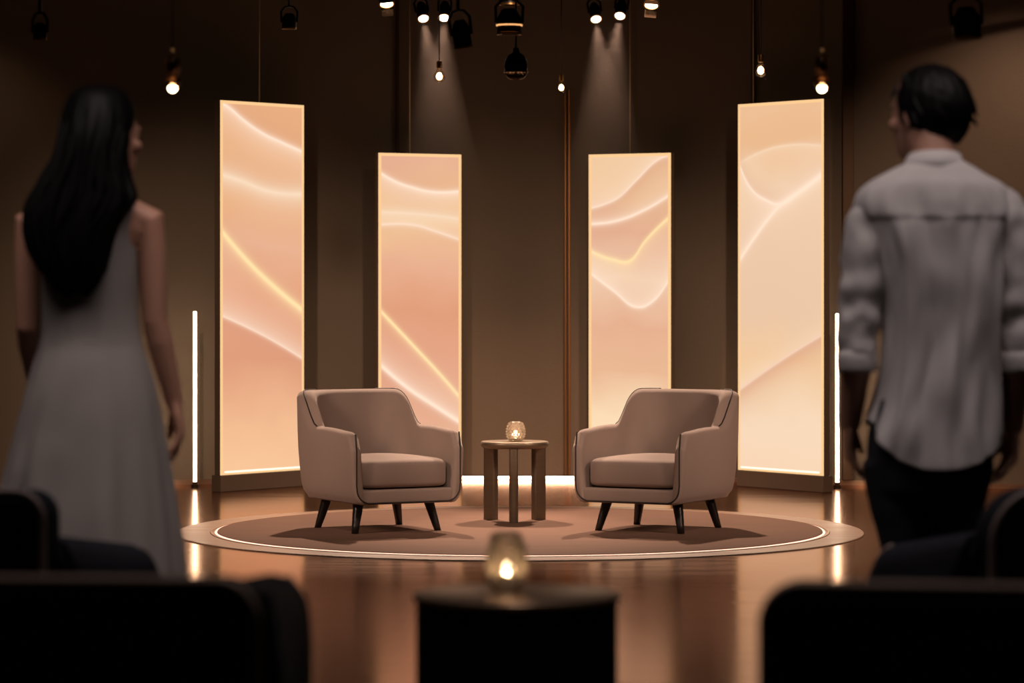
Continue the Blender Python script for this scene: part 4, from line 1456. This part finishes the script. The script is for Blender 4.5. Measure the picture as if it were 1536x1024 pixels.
# stage key straight above the side table
for sx in (-1, 1):
    add_light('SPOT', 'stage key', (sx * .72, 18.05, 3.28), (sx * .70, 15.6, 0), 850, (1., .70, .52), spot_size=R(43), spot_blend=.6, shadow_soft_size=.05)
add_light('SPOT', 'added chair rim fill', (0, 5.75, 3.3), (0, 5.55, 0), 45, (1., .78, .66), spot_size=R(75), spot_blend=.7, shadow_soft_size=.12)  # added unseen lamp that gives the dark chair tops their rim
# unseen front fill added for the armchairs, ahead of the barn door spots
for px, tx in ((580, -.5), (977, .5)):
    add_light('SPOT', 'front spot', (X(px, 14.8) * 1.3, 11.2, 3.2), (tx, 15.6, .35), 245, (1., .76, .60), spot_size=R(28), spot_blend=.8, shadow_soft_size=.15)
for sx in (-1, 1):  # added fill standing in for panel light on the outer chair sides
    add_light('SPOT', 'added side fill', (sx * 3.9, 12.6, 2.6), (sx * .75, 15.5, .4), 500, (1., .67, .52), spot_size=R(24), spot_blend=.8, shadow_soft_size=.7)
for x0, x1 in ((-2.0, -1.75), (.55, 0), (2.0, 1.75)):  # added fill without a fixture, lifts the lower wall and the floor there
    add_light('SPOT', 'added wall fill', (x0, 13.3, 3.28), (x1, 19.2, .25), 430, (1., .68, .48), spot_size=R(37), spot_blend=1., shadow_soft_size=.1)
for x, y, z, r in CANDLES:
    add_light('POINT', 'candle light', (x, y, z), (x, y, 0), .8, (1., .66, .36), shadow_soft_size=.004)
# twin spotlights wash the wall
for p, a, ax in BEAMS:
    add_light('SPOT', 'wall wash', p + a * .03, p + a * .03 + Vector((ax * .9, .16, -1.0)), 95, (1., .56, .36), spot_size=R(42), spot_blend=.9, shadow_soft_size=.02)
# wall washers outside the frame at both sides
add_light('SPOT', 'wall wash', (2.95, 17.6, 3.25), (2.75, 18.75, 1.3), 60, (1., .66, .47), spot_size=R(76), spot_blend=1., shadow_soft_size=.05)
add_light('SPOT', 'wall wash', (-3.15, 17.6, 3.2), (-3.1, 18.75, 1.5), 8, (1., .70, .42), spot_size=R(60), spot_blend=.9, shadow_soft_size=.05)
# house light above the audience
add_light('AREA', 'house light', (.0, 7.7, 3.3), (.0, 8.45, 1.0), 25, (1., .84, .82), shape='RECTANGLE', size=4.6, size_y=1.0, spread=R(95))

w = bpy.data.worlds.new('World'); scene.world = w
w.use_nodes = True
w.node_tree.nodes['Background'].inputs[0].default_value = (.25, .3, .5, 1)
w.node_tree.nodes['Background'].inputs[1].default_value = .01

# ------------------------------------------------------------------ camera
cam = bpy.data.cameras.new('Camera')
co = bpy.data.objects.new('Camera', cam)
COL.objects.link(co)
co.location = (0, 0, CAMZ)
co.rotation_euler = (PI / 2, 0, 0)
cam.sensor_width = 36
cam.lens = FPX / 1536 * 36
cam.shift_x = (768 - CX) / 1536
cam.shift_y = -(512 - HY) / 1536
cam.clip_end = 60
cam.dof.use_dof = True
cam.dof.focus_distance = 15.9
cam.dof.aperture_fstop = 3.0
scene.camera = co
scene.view_settings.view_transform = 'Standard'
scene.view_settings.look = 'None'
scene.view_settings.exposure = 0
scene.view_settings.gamma = 1
scene.view_settings.use_curve_mapping = False
cy = scene.cycles
cy.max_bounces = 10; cy.transmission_bounces = 8; cy.transparent_max_bounces = 12
cy.sample_clamp_indirect = 4
cy.use_denoising = True
